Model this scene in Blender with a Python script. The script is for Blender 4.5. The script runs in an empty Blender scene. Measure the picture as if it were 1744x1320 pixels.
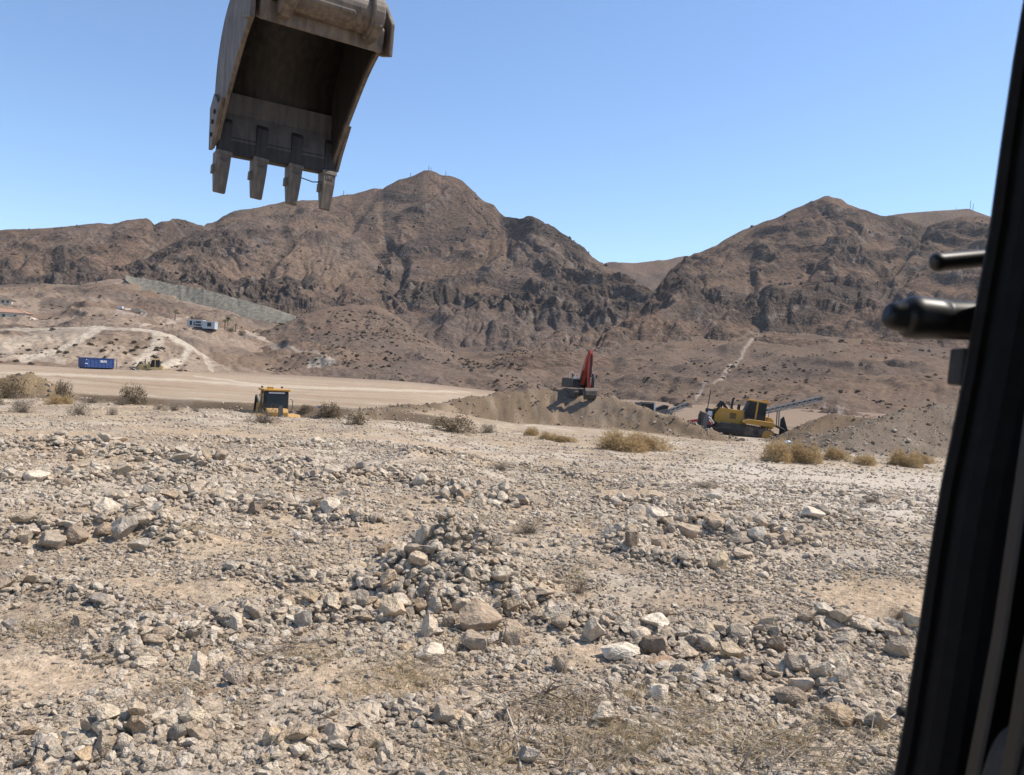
import bpy, bmesh, math, random
import numpy as np
from mathutils import Vector, Matrix, Euler

# ------------------------------------------------------------------ camera, sky, sun
scene = bpy.context.scene
W0, H0, F0 = 1744.0, 1320.0, 1369.0           # photograph size and focal length in its pixels
CAM = np.array([0.0, 0.0, 3.2])
PITCH, ROLL = math.radians(-1.17), math.radians(3.0)
fwd = Vector((0, math.cos(PITCH), math.sin(PITCH)))
right0 = Vector((1, 0, 0)); up0 = right0.cross(fwd)
right = right0 * math.cos(ROLL) + up0 * math.sin(ROLL)
upv = up0 * math.cos(ROLL) - right0 * math.sin(ROLL)
camd = bpy.data.cameras.new('camera'); cam = bpy.data.objects.new('camera', camd)
scene.collection.objects.link(cam)
m = Matrix((right, upv, -fwd)).transposed().to_4x4(); m.translation = Vector(CAM)
cam.matrix_world = m
camd.sensor_width = 36.0; camd.sensor_fit = 'HORIZONTAL'; camd.lens = 36.0 * F0 / W0
camd.clip_start = 0.05; camd.clip_end = 20000
camd.dof.use_dof = True; camd.dof.focus_distance = 18.0; camd.dof.aperture_fstop = 13.0
scene.camera = cam

SUN_EL, SUN_AZ = math.radians(55), math.radians(78)   # azimuth clockwise from +Y
world = bpy.data.worlds.new('World'); scene.world = world; world.use_nodes = True
wn = world.node_tree.nodes; wl = world.node_tree.links
bg = wn['Background']; sky = wn.new('ShaderNodeTexSky'); sky.sky_type = 'NISHITA'
sky.sun_disc = False; sky.sun_elevation = SUN_EL; sky.sun_rotation = SUN_AZ
sky.altitude = 600; sky.air_density = 1.0; sky.dust_density = 0.2; sky.ozone_density = 4.6
wl.new(sky.outputs[0], bg.inputs[0]); bg.inputs[1].default_value = 0.15
sund = bpy.data.lights.new('sun', 'SUN'); sund.energy = 4.4; sund.angle = math.radians(0.53); sund.color = (1.0, 0.925, 0.82)
sun = bpy.data.objects.new('sun', sund); scene.collection.objects.link(sun)
sdir = Vector((math.sin(SUN_AZ) * math.cos(SUN_EL), math.cos(SUN_AZ) * math.cos(SUN_EL), math.sin(SUN_EL)))
sun.rotation_euler = (-sdir).to_track_quat('-Z', 'Y').to_euler(); sun.location = (30, 10, 60)
scene.view_settings.view_transform = 'Standard'; scene.view_settings.look = 'None'
scene.view_settings.exposure = 0.42; scene.view_settings.gamma = 1.0
cy = scene.cycles; cy.max_bounces = 4; cy.diffuse_bounces = 2; cy.glossy_bounces = 2; cy.use_adaptive_sampling = True; cy.adaptive_threshold = 0.02

# ------------------------------------------------------------------ helpers
RX, UX, FX = np.array(right), np.array(upv), np.array(fwd)
def ray(px, py):
    """direction through a photograph pixel, scaled so that its +Y part is 1"""
    px = np.asarray(px, float); py = np.asarray(py, float)
    u = (px - W0 / 2) / F0; v = (H0 / 2 - py) / F0
    d = u[..., None] * RX + v[..., None] * UX + FX
    return d / d[..., 1:2]
def at(px, py, D):
    return CAM + ray(px, py) * np.asarray(D, float)[..., None]
def proj(P):
    q = np.asarray(P, float) - CAM
    f = np.maximum(q @ FX, 1e-3)
    return W0 / 2 + F0 * (q @ RX) / f, H0 / 2 - F0 * (q @ UX) / f

_G = np.random.RandomState(7).rand(256 * 256).astype(np.float32) * 6.2831853
_GX, _GY = np.cos(_G), np.sin(_G)
def noise(x, y, s=0):
    x = np.asarray(x, float); y = np.asarray(y, float); x, y = np.broadcast_arrays(x, y)
    fx = np.floor(x); fy = np.floor(y)
    ix = fx.astype(np.int32) + (s * 37 + 11); iy = fy.astype(np.int32) + (s * 101 + 5)
    fx = (x - fx).astype(np.float32); fy = (y - fy).astype(np.float32)
    ux = fx * fx * fx * (fx * (fx * 6 - 15) + 10); uy = fy * fy * fy * (fy * (fy * 6 - 15) + 10)
    x0 = ix & 255; x1 = (ix + 1) & 255; y0 = (iy & 255) << 8; y1 = ((iy + 1) & 255) << 8
    def g(i, a, b): return _GX[i] * (fx - a) + _GY[i] * (fy - b)
    a = g(x0 | y0, 0, 0); b = g(x1 | y0, 1, 0); c = g(x0 | y1, 0, 1); d = g(x1 | y1, 1, 1)
    a += (b - a) * ux; c += (d - c) * ux; a += (c - a) * uy
    return 1.5 * a
def fbm(x, y, o=4, s=0, gain=0.5):
    t = 0; a = 1.0; f = 1.0
    for i in range(o):
        t = t + a * noise(x * f + 7.3 * i, y * f - 3.1 * i, s + i); a *= gain; f *= 2.03
    return t
def ridged(x, y, o=4, s=0, gain=0.5):
    t = 0; a = 1.0; f = 1.0; w = 1.0
    for i in range(o):
        n = 1 - np.abs(noise(x * f + 5.7 * i, y * f + 9.2 * i, s + i)) * 1.6
        n = np.clip(n, 0, 1) ** 2 * w; w = np.clip(n * 1.6, 0, 1)
        t = t + a * n; a *= gain; f *= 2.05
    return t
def sst(a, b, x):
    t = np.clip((x - a) / (b - a), 0, 1); return t * t * (3 - 2 * t)
def seg_dist(x, y, pts):
    """distance to a polyline and the running parameter of the nearest point"""
    best = np.full(np.shape(x), 1e9); par = np.zeros(np.shape(x))
    for i in range(len(pts) - 1):
        ax, ay = pts[i][:2]; bx, by = pts[i + 1][:2]
        dx, dy = bx - ax, by - ay; L = dx * dx + dy * dy + 1e-12
        t = np.clip(((x - ax) * dx + (y - ay) * dy) / L, 0, 1)
        d = np.hypot(x - ax - t * dx, y - ay - t * dy)
        k = d < best; best = np.where(k, d, best); par = np.where(k, i + t, par)
    return best, par

COL = scene.collection
def tag(o, label=None, cat=None, group=None, kind=None):
    if label: o['label'] = label
    if cat: o['category'] = cat
    if group: o['group'] = group
    if kind: o['kind'] = kind
    return o
def link(o, parent=None):
    COL.objects.link(o)
    if parent is not None: o.parent = parent
    return o
def empty(name, loc, rot=(0, 0, 0)):
    o = bpy.data.objects.new(name, None); o.location = loc; o.rotation_euler = rot; o.empty_display_size = 0.3
    return link(o)
def grid_mesh(name, P, col, mat, smooth=True):
    n, k = P.shape[:2]
    idx = np.arange(n * k).reshape(n, k)
    q = np.stack([idx[:-1, :-1], idx[:-1, 1:], idx[1:, 1:], idx[1:, :-1]], -1).reshape(-1, 4)
    me = bpy.data.meshes.new(name)
    me.vertices.add(n * k); me.vertices.foreach_set('co', P.reshape(-1).astype(np.float32))
    me.loops.add(q.size); me.loops.foreach_set('vertex_index', q.reshape(-1).astype(np.int32))
    me.polygons.add(len(q)); me.polygons.foreach_set('loop_start', np.arange(0, q.size, 4, dtype=np.int32))
    me.polygons.foreach_set('use_smooth', np.full(len(q), smooth))
    me.update(calc_edges=True)
    if col is not None:
        a = me.attributes.new('Col', 'FLOAT_COLOR', 'POINT')
        c = np.concatenate([col.reshape(n * k, -1), np.ones((n * k, 1))], 1)[:, :4]
        a.data.foreach_set('color', c.reshape(-1).astype(np.float32))
    me.materials.append(mat)
    return me
def grid_normals(P):
    du = np.gradient(P, axis=1); dv = np.gradient(P, axis=0)
    nn = np.cross(du, dv); nn /= np.linalg.norm(nn, axis=-1, keepdims=True) + 1e-12
    return np.where(nn[..., 2:3] < 0, -nn, nn)

class MB:
    """collects polygons for one mesh"""
    def __init__(s): s.v = []; s.f = []
    def add(s, vs, fs):
        b = len(s.v); s.v += [tuple(map(float, q)) for q in vs]; s.f += [tuple(b + i for i in f) for f in fs]; return s
    def box(s, c, d, rot=None, top=None):
        """box of full size d at centre c; top = (sx, sy) scales the upper face"""
        t = top or (1, 1); vs = []
        for z in (-1, 1):
            kx, ky = (t if z > 0 else (1, 1))
            for x, y in ((-1, -1), (1, -1), (1, 1), (-1, 1)):
                q = Vector((x * d[0] / 2 * kx, y * d[1] / 2 * ky, z * d[2] / 2))
                if rot: q = Euler(rot).to_matrix() @ q
                vs.append(q + Vector(c))
        return s.add(vs, [(3, 2, 1, 0), (4, 5, 6, 7), (0, 1, 5, 4), (1, 2, 6, 5), (2, 3, 7, 6), (3, 0, 4, 7)])
    def prism(s, poly, a, b, axis='y'):
        """extrude a polygon: axis y -> poly is (x,z); x -> (y,z); z -> (x,y)"""
        def P(p, t): return (p[0], t, p[1]) if axis == 'y' else ((t, p[0], p[1]) if axis == 'x' else (p[0], p[1], t))
        n = len(poly)
        return s.add([P(p, a) for p in poly] + [P(p, b) for p in poly],
                     [tuple(range(n))[::-1], tuple(range(n, 2 * n))] + [(i, (i + 1) % n, n + (i + 1) % n, n + i) for i in range(n)])
    def tube(s, pts, r, n=8, cap=True):
        pts = [Vector(p) for p in pts]; k = len(pts)
        rs = list(r) if hasattr(r, '__len__') else [r] * k
        vs = []; fs = []; ref = None
        for i, p in enumerate(pts):
            d = (pts[min(i + 1, k - 1)] - pts[max(i - 1, 0)]).normalized()
            if ref is None: ref = d.orthogonal().normalized()
            u = (ref - d * ref.dot(d)); u = u.normalized() if u.length > 1e-6 else d.orthogonal().normalized(); ref = u
            w = d.cross(u)
            for j in range(n):
                t = 2 * math.pi * j / n; vs.append(p + (u * math.cos(t) + w * math.sin(t)) * rs[i])
        for i in range(k - 1):
            for j in range(n):
                j2 = (j + 1) % n; fs.append((i * n + j, i * n + j2, (i + 1) * n + j2, (i + 1) * n + j))
        if cap: fs += [tuple(range(n))[::-1], tuple((k - 1) * n + j for j in range(n))]
        return s.add(vs, fs)
    def beam(s, p, q, w, h):
        """rectangular bar from p to q"""
        p = Vector(p); q = Vector(q); d = (q - p).normalized()
        a = d.cross(Vector((0, 0, 1))); a = a.normalized() if a.length > 1e-3 else Vector((1, 0, 0)); b = a.cross(d)
        vs = [o + a * sx * w / 2 + b * sz * h / 2 for o in (p, q) for sx, sz in ((-1, -1), (1, -1), (1, 1), (-1, 1))]
        return s.add(vs, [(3, 2, 1, 0), (4, 5, 6, 7), (0, 1, 5, 4), (1, 2, 6, 5), (2, 3, 7, 6), (3, 0, 4, 7)])
    def mesh(s, name, mat, smooth=False):
        me = bpy.data.meshes.new(name); me.from_pydata(s.v, [], s.f); me.materials.append(mat)
        bm = bmesh.new(); bm.from_mesh(me); bmesh.ops.recalc_face_normals(bm, faces=bm.faces); bm.to_mesh(me); bm.free()
        if smooth: me.polygons.foreach_set('use_smooth', [True] * len(me.polygons))
        me.update(); return me
    def build(s, name, mat, parent=None, bevel=0, smooth=False, label=None):
        o = link(bpy.data.objects.new(name, s.mesh(name, mat, smooth)), parent)
        if label: o['label'] = label
        if bevel:
            b = o.modifiers.new('bevel', 'BEVEL'); b.width = bevel; b.segments = 2; b.limit_method = 'ANGLE'
        return o

# ------------------------------------------------------------------ materials
def newmat(name):
    mt = bpy.data.materials.new(name); mt.use_nodes = True
    nt = mt.node_tree; return mt, nt, nt.nodes, nt.links, nt.nodes['Principled BSDF']
def N(nt, kind, **kw):
    n = nt.nodes.new(kind)
    for k, v in kw.items():
        if k in n.inputs: n.inputs[k].default_value = v
        else: setattr(n, k, v)
    return n
def pos_noise(nt, scale, detail=6, rough=0.6, kind='ShaderNodeTexNoise', obj=False):
    if obj: src = N(nt, 'ShaderNodeTexCoord').outputs['Object']
    else: src = N(nt, 'ShaderNodeNewGeometry').outputs['Position']
    n = nt.nodes.new(kind); n.inputs['Scale'].default_value = scale
    if 'Detail' in n.inputs: n.inputs['Detail'].default_value = detail
    if 'Roughness' in n.inputs: n.inputs['Roughness'].default_value = rough
    nt.links.new(src, n.inputs['Vector']); return n
def maprange(nt, sock, a, b, c, d):
    n = nt.nodes.new('ShaderNodeMapRange'); nt.links.new(sock, n.inputs['Value'])
    for k, v in zip(('From Min', 'From Max', 'To Min', 'To Max'), (a, b, c, d)): n.inputs[k].default_value = v
    return n.outputs[0]
def mul(nt, a, b):
    n = nt.nodes.new('ShaderNodeMix'); n.data_type = 'RGBA'; n.blend_type = 'MULTIPLY'; n.inputs['Factor'].default_value = 1
    nt.links.new(a, n.inputs['A'])
    if hasattr(b, 'links'): nt.links.new(b, n.inputs['B'])
    else: n.inputs['B'].default_value = b
    return n.outputs['Result']
def mix(nt, f, a, b):
    n = nt.nodes.new('ShaderNodeMix'); n.data_type = 'RGBA'
    for s, v in (('Factor', f), ('A', a), ('B', b)):
        if hasattr(v, 'links'): nt.links.new(v, n.inputs[s])
        else: n.inputs[s].default_value = v
    return n.outputs['Result']
def ramp(nt, sock, stops):
    n = nt.nodes.new('ShaderNodeValToRGB'); nt.links.new(sock, n.inputs[0]); e = n.color_ramp.elements
    while len(e) < len(stops): e.new(0.5)
    for q, (p, c) in zip(e, stops): q.position = p; q.color = (*c, 1)
    return n.outputs[0]
def bump(nt, p, pairs):
    prev = None
    for sock, dist, st in pairs:
        b = nt.nodes.new('ShaderNodeBump'); b.inputs['Distance'].default_value = dist; b.inputs['Strength'].default_value = st
        nt.links.new(sock, b.inputs['Height'])
        if prev: nt.links.new(prev, b.inputs['Normal'])
        prev = b.outputs[0]
    nt.links.new(prev, p.inputs['Normal'])

def terrain_mat(name, s, b, c1=(0.6, 1.4)):
    """vertex colours carry the kind of rock; one noise gives grain and fine relief"""
    mt, nt, nd, lk, p = newmat(name)
    a = N(nt, 'ShaderNodeAttribute', attribute_name='Col')
    n1 = pos_noise(nt, s, 2.5, 0.75)
    c = mul(nt, a.outputs['Color'], maprange(nt, n1.outputs['Fac'], 0.3, 0.7, *c1))
    lk.new(c, p.inputs['Base Color']); p.inputs['Roughness'].default_value = 1.0; p.inputs['Specular IOR Level'].default_value = 0.0
    bump(nt, p, [(n1.outputs['Fac'], b, 1.0)]); lk.new(maprange(nt, a.outputs['Alpha'], 0, 1, .3, 1), [q for q in nd if q.type == 'BUMP'][0].inputs['Strength'])
    return mt
M = {}
M['mountain'] = terrain_mat('mountain_rock', 0.25, 3.4, (0.55, 1.45))
M['hill'] = terrain_mat('hill_soil', 0.6, 0.8, (0.68, 1.32))
# ------------------------------------------------------------------ the ground: one sheet, near field to under the mountains
def crest_pts(lst):
    return [tuple(at(a, b, c)) for a, b, c in lst]
MOUND_L = crest_pts([(560, 716, 58), (640, 704, 66), (700, 693, 76), (780, 680, 84), (860, 667, 89), (930, 661, 91), (985, 668, 91), (1040, 678, 87), (1110, 698, 81), (1180, 724, 74), (1225, 744, 68)])
MOUND_A = crest_pts([(1368, 750, 66), (1395, 720, 70), (1430, 705, 72), (1475, 711, 71), (1520, 735, 66)])
MOUND_B = crest_pts([(1440, 748, 58), (1500, 716, 63), (1560, 697, 66), (1620, 690, 67), (1720, 692, 67), (1850, 705, 66), (1990, 740, 64)])
RAMP = crest_pts([(1120, 722, 80), (1200, 729, 79), (1250, 741, 79), (1300, 752, 79), (1335, 758, 79)])
BERM = crest_pts([(215, 633, 141), (240, 629.5, 141), (280, 629.5, 142), (330, 634, 144)])
PILE_L = crest_pts([(-90, 668, 54), (-30, 648, 55), (20, 640, 55), (55, 637, 55), (82, 650, 55), (100, 668, 54)])
def gp(px, py, z=0.0):
    """point of the plane z under a pixel"""
    d = ray(px, py); t = (z - CAM[2]) / d[..., 2]
    return CAM + d * t[..., None]
# rubble rows of the near field: pixel polyline, half width (m), bump height (m), strength
ROWS = [
 ([(20, 930), (120, 918), (230, 905), (310, 930)], .55, .30, 1.0), ([(150, 872), (300, 862), (450, 868), (560, 880), (620, 892)], .5, .16, .9),
 ([(0, 772), (100, 762), (200, 775), (300, 782), (350, 800)], 1.2, .25, .9), ([(0, 822), (100, 815), (250, 812), (330, 830)], .8, .12, .8),
 ([(420, 790), (520, 802), (560, 822)], .9, .2, .8), ([(580, 822), (660, 812), (740, 825), (850, 850)], .8, .25, 1.0), ([(690, 776), (745, 772)], .6, .2, .8),
 ([(430, 985), (560, 1000), (640, 972)], .45, .12, .8), ([(240, 1092), (330, 1080), (430, 1062), (520, 1057), (640, 1052)], .4, .10, .9),
 ([(1060, 930), (1150, 905), (1250, 918), (1350, 928)], .6, .22, 1.0), ([(1080, 948), (1200, 968)], .45, .12, .8),
 ([(1060, 850), (1150, 857), (1200, 850)], .7, .18, .8), ([(1240, 890), (1380, 885), (1440, 880)], .6, .1, .6),
 ([(940, 1062), (1050, 1082), (1150, 1102), (1250, 1102), (1400, 1082), (1545, 1092)], .4, .12, 1.0),
 ([(1250, 1150), (1400, 1152), (1450, 1222)], .3, .08, .8), ([(100, 1275), (200, 1265), (330, 1250)], .25, .10, .9),
 ([(480, 1290), (560, 1272), (640, 1222), (760, 1222), (810, 1202)], .3, .06, .7), ([(1100, 1150), (1185, 1172)], .35, .06, .7),
 ([(20, 1000), (130, 1010), (200, 1040)], .4, .08, .6), ([(900, 775), (1010, 800), (1100, 830)], .8, .1, .5), ([(1300, 820), (1450, 830), (1580, 850)], .8, .1, .4),
 ([(330, 745), (480, 765), (620, 755), (800, 770)], 1.0, .1, .45),
]
ROWS = [(gp(np.array([q[0] for q in p], float), np.array([q[1] for q in p], float))[:, :2].tolist(), w, h, s) for p, w, h, s in ROWS]
HEAP = gp(np.array(770.), np.array(1060.))[:2] + np.array([-0.12, 1.45])
# bare soil patches with hardly any stones
BARE = [(230, 1010, .8, .35), (60, 1150, .9, .5), (620, 1165, .9, .35), (1540, 1030, 1.6, .9), (940, 1010, .5, .5), (330, 735, 3.5, 1.0), (620, 905, .9, .4), (1230, 790, 4, 1.2), (1000, 1125, .5, .3), (1000, 905, .6, .5), (370, 925, .6, .3), (1080, 830, 1.0, .6), (700, 745, 4, 1.2), (1500, 800, 5, 1.2), (60, 735, 3, .8)]
BARE = [(*gp(np.array(float(a)), np.array(float(b)))[:2], c, d) for a, b, c, d in BARE]
def bare(x, y):
    t = np.zeros(np.shape(x)); nx = x + .25 * noise(x * 1.3, y * 1.3, 71); ny = y + .2 * noise(x * 1.3, y * 1.3, 72)
    for a, b, c, d in BARE: t = np.maximum(t, 1 - sst(.6, 1.25, np.hypot((nx - a) / c, (ny - b) / d / 1.3)))
    return t
def rubble(x, y):
    """strength 0..1 of the rubble rows and their height"""
    s = np.zeros(np.shape(x)); h = np.zeros(np.shape(x))
    wob = 1 + .5 * noise(x * .9, y * .9, 31)
    for p, w, hh, st in ROWS:
        d, _ = seg_dist(x, y, p); k = np.exp(-(d / (w * wob)) ** 2)
        s = np.maximum(s, st * k); h = np.maximum(h, hh * np.exp(-(d / (w * wob * .8)) ** 2))
    d = np.hypot((x - HEAP[0]) / 1.55, (y - HEAP[1]) / 1.35)
    s = np.maximum(s, 1 - sst(.8, 1.25, d)); hp = .98 * np.clip(1 - d, 0, 1) ** 1.05
    return np.clip(s, 0, 1), np.maximum(h, hp)
def ridge_h(x, y, pts, slope, soft=0.5):
    d, t = seg_dist(x, y, pts)
    zc = np.interp(t, np.arange(len(pts)), [p[2] for p in pts])
    d = np.sqrt(d * d + soft * soft) - soft
    return zc - slope * d
def gz(x, y, fine=True):
    x = np.asarray(x, float); y = np.asarray(y, float); yy = np.maximum(y, 0.01)
    a = x / np.maximum(yy, 4)
    de = 47 + 26 * np.clip(-a - .3, 0, 1) + 2.5 * noise(a * 6, x * 0, 3)           # brink of the cut
    db = 64 + 10 * np.clip(-a - .3, 0, 1) + 1.5 * noise(a * 9, x * 0, 4)
    left = -0.1 * sst(20, 45, y) - 1.9 * sst(0, 4, y - de) + 1.35 * sst(-1.4, 1.4, y - db) + .0012 * np.clip(y - 70, 0, 110)
    rgt = -.033 * np.clip(y - 17, 0, 66)
    k = sst(-.16, .03, a + .04 * noise(y * .1, x * 0, 5))
    z = left * (1 - k) + rgt * k
    z = z - .02 * np.clip(y - 190, 0, 400)
    if fine:
        big = sst(90, 40, yy)
        z = z + .10 * fbm(x * .22, y * .22, 4, 11) * sst(2, 8, np.hypot(x, y)) * (0.4 + .6 * big)
        z = z + .05 * fbm(x * .9, y * .9, 3, 12) * sst(60, 20, yy) + .018 * fbm(x * 4, y * 4, 3, 13) * sst(30, 12, yy)
        near = (y > 3) & (yy < 45) & (np.abs(x) < y + 2)
        if np.any(near):
            xn, yn = x[near], y[near]; s, h = rubble(xn, yn)
            z = z.copy(); z[near] += h * (1 + .35 * noise(xn * 3, yn * 3, 14))
    for pts, sl, nz in ((MOUND_L, .50, .35), (MOUND_A, .52, .25), (MOUND_B, .42, .25), (PILE_L, .62, .2), (RAMP, .2, .1), (BERM, .3, .1)):
        r = ridge_h(x, y, pts, sl, .8)
        if fine: r = r + nz * fbm(x * .35, y * .35, 4, 21) + .16 * noise(x * 1.3, y * 1.3, 22) + .07 * noise(x * 3.1, y * 3.1, 26)
        if fine and pts is MOUND_L:
            dm, tm = seg_dist(x, y, pts); r = r - .45 * np.abs(noise(tm * 2.6 + .05 * dm, dm * .07, 23)) * sst(.5, 3, dm) - .2 * np.abs(noise(tm * 7 + .1 * dm, dm * .12, 24))
        dd = r - z; z = z + np.where(dd > -1, 0.5 * (dd + np.sqrt(dd * dd + .06)), 0)
    return z

def build_ground():
    az = np.radians(np.concatenate([np.linspace(-180, -46, 28), np.linspace(-44, 44, 700), np.linspace(46, 180, 28)]))
    r = np.concatenate([[0.05, .5, 1.2, 2.2, 3.0], np.geomspace(3.6, 215, 430), np.geomspace(230, 6000, 24)])
    x = np.sin(az)[None, :] * r[:, None]; y = np.cos(az)[None, :] * r[:, None]
    z = gz(x, y)
    z = z - 3.0 * sst(205, 260, r)[:, None]
    P = np.stack([x, y, z], -1)
    n = grid_normals(P)
    # soil kinds
    ny = lambda s, k: fbm(x * s, y * s, 4, k)
    soil = np.array([.305, .237, .165]); pale = np.array([.37, .31, .24]); clay = np.array([.315, .236, .16]); dark = np.array([.085, .06, .04]); grey = np.array([.265, .225, .18])
    c = soil * np.ones(P.shape)
    def blend(col, f):
        nonlocal c
        c = c * (1 - f[..., None]) + col * f[..., None]
    blend(pale, sst(-.1, .5, ny(.12, 41)) * .8)
    blend(grey, sst(.05, .5, ny(.3, 42)) * .7)
    blend(np.array([.22, .167, .12]), sst(.0, .45, ny(.55, 45)) * .75)
    nb = (y > 0) & (y < 62)
    bb = np.zeros(x.shape); bb[nb] = bare(x[nb], y[nb])
    blend(clay, bb * .8)
    # compacted white haul strip on the right
    px, py = proj(P)
    a = x / np.maximum(y, 4)
    blend(np.array([.40, .35, .285]), sst(17, 24, y) * sst(46, 34, y) * sst(.12, .3, a) * .7)
    # cut and plateau on the left
    plat = sst(66, 74, y) * sst(0.03, -.08, a + .05 * fbm(x * .05, y * .05, 3, 66)) * (.75 + .25 * noise(x * .08, y * .2, 67))
    st = fbm(x * .035 + .5 * noise(x * .02, y * .05, 8), y * .2 + .9 * fbm(x * .03, y * .03, 3, 9), 5, 43)
    blend(np.array([.275, .21, .148]), plat * 1.0)
    blend(np.array([.215, .157, .108]), plat * sst(.15, .5, st) * .6)
    blend(np.array([.335, .27, .20]), plat * sst(.1, .5, -st) * .6)
    for pts, w, col, f in (([(0, 634), (150, 640), (300, 647), (420, 656), (560, 661), (800, 668)], 2.2, (.40, .335, .255), .8), ([(95, 641), (200, 652), (330, 661)], 1.6, (.21, .15, .105), .8), ([(205, 650), (330, 657), (440, 668)], 1.2, (.24, .17, .12), .7), ([(330, 640), (420, 652), (470, 660)], 1.5, (.39, .325, .25), .8), ([(520, 664), (640, 668), (760, 672)], 1.4, (.25, .185, .13), .7), ([(480, 672), (560, 676), (700, 682)], 1.8, (.24, .175, .12), .7), ([(0, 646), (90, 650), (180, 659)], 1.4, (.25, .185, .13), .5), ([(560, 655), (700, 662), (800, 665)], 1.2, (.25, .18, .13), .6)):
        dd_, _ = seg_dist(px + 2 * noise(px / 15, py / 5, 5), py + 1.3 * noise(px / 22, py / 6, 6), pts); blend(np.array(col), (1 - sst(w * .4, w * 1.5, dd_)) * f * plat)
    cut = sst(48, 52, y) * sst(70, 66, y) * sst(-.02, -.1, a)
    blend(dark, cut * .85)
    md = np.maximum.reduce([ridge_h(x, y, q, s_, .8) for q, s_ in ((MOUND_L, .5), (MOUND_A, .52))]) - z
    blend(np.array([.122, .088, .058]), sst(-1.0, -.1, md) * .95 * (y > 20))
    stp = fbm(x * .5 + y * .12, y * .06, 3, 48)
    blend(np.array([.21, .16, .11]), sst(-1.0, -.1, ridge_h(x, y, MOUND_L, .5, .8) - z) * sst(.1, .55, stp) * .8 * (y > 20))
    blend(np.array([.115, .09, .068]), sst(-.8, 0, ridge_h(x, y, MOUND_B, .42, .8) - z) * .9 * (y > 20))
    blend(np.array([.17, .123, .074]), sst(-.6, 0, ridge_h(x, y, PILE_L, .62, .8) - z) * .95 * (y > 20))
    blend(np.array([.21, .158, .118]), sst(150, 200, np.hypot(x, y)))
    blend(np.array([.19, .142, .104]), sst(74, 96, y) * sst(.02, .1, a) * .9)
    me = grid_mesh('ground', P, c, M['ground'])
    o = link(bpy.data.objects.new('ground', me)); tag(o, kind='structure'); return o

def ground_mat():
    mt, nt, nd, lk, p = newmat('stony_soil')
    a = N(nt, 'ShaderNodeAttribute', attribute_name='Col')
    n2 = pos_noise(nt, 7, 3, 0.75); n2.noise_dimensions = '2D'
    v = pos_noise(nt, 22, kind='ShaderNodeTexVoronoi'); v.voronoi_dimensions = '2D'
    g = N(nt, 'ShaderNodeSeparateColor'); lk.new(v.outputs['Color'], g.inputs[0])
    c = mul(nt, a.outputs['Color'], maprange(nt, n2.outputs['Fac'], .3, .7, .7, 1.3))
    c = mul(nt, c, maprange(nt, g.outputs[0], 0, 1, .7, 1.3))
    lk.new(c, p.inputs['Base Color']); p.inputs['Roughness'].default_value = 1; p.inputs['Specular IOR Level'].default_value = 0
    hh = N(nt, 'ShaderNodeMath', operation='ADD'); lk.new(n2.outputs['Fac'], hh.inputs[0]); lk.new(maprange(nt, v.outputs['Distance'], 0, .6, .5, 0), hh.inputs[1])
    bump(nt, p, [(hh.outputs[0], .05, 1)])
    return mt
M['ground'] = ground_mat()
build_ground()

# ------------------------------------------------------------------ hills and mountains
def loft(lines, px0, px1, cols, rows, back=(120, 60), warp=6.0):
    """surface through pixel lines (px, py, distance) from foot to crest, then a back slope"""
    px = np.linspace(px0, px1, cols); L = []
    for ln in lines:
        ln = np.array(ln, float)
        py = np.interp(px, ln[:, 0], ln[:, 1]); D = np.interp(px, ln[:, 0], ln[:, 2])
        k = max(3, cols // 90) | 1
        ker = np.hanning(k + 2)[1:-1]; ker /= ker.sum()
        D = np.convolve(np.pad(D, k // 2, 'edge'), ker, 'valid')
        if len(ln) < 9: py = np.convolve(np.pad(py, k // 2, 'edge'), ker, 'valid')
        L.append(at(px, py, D))
    c = L[-1]; d = c - CAM; d[:, 2] = 0; d /= np.linalg.norm(d, axis=1, keepdims=True)
    b = c + d * back[0]; b[:, 2] -= back[1]; L.append(b)
    b2 = b + d * back[0] * 1.5; b2[:, 2] -= back[1] * 2.2; L.append(b2)
    rr = list(rows) + [max(10, rows[-1] // 6), 6]
    P = []; T = []
    for i in range(len(L) - 1):
        t = np.arange(rr[i]) / rr[i]
        P.append(L[i][None] * (1 - t)[:, None, None] + L[i + 1][None] * t[:, None, None]); T.append(i + t)
    P.append(L[-1][None]); T.append(np.array([len(L) - 1.]))
    P = np.concatenate(P); T = np.concatenate(T)
    k = 9; ker = np.hanning(k + 2)[1:-1]; ker /= ker.sum()               # soften the joints between lines, but keep the crest
    ic = int(np.argmin(np.abs(T - (len(lines) - 1))))
    S = np.stack([np.convolve(np.pad(P[:, j, 2], k // 2, 'edge'), ker, 'valid') for j in range(cols)], 1)
    wgt = sst(0, 14, np.abs(np.arange(len(T)) - ic))[:, None]
    P[..., 2] = P[..., 2] * (1 - wgt) + S * wgt
    return P, T, px, ic
def feat(px, py, pts, hw):
    """signed distance in half-widths across a pixel polyline, nan outside its length"""
    q = np.array(pts, float); yl = np.interp(px, q[:, 0], q[:, 1])
    e = sst(q[0, 0] - 12, q[0, 0] + 14, px) * (1 - sst(q[-1, 0] - 14, q[-1, 0] + 12, px))
    return (py - yl) / hw, e

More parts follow.
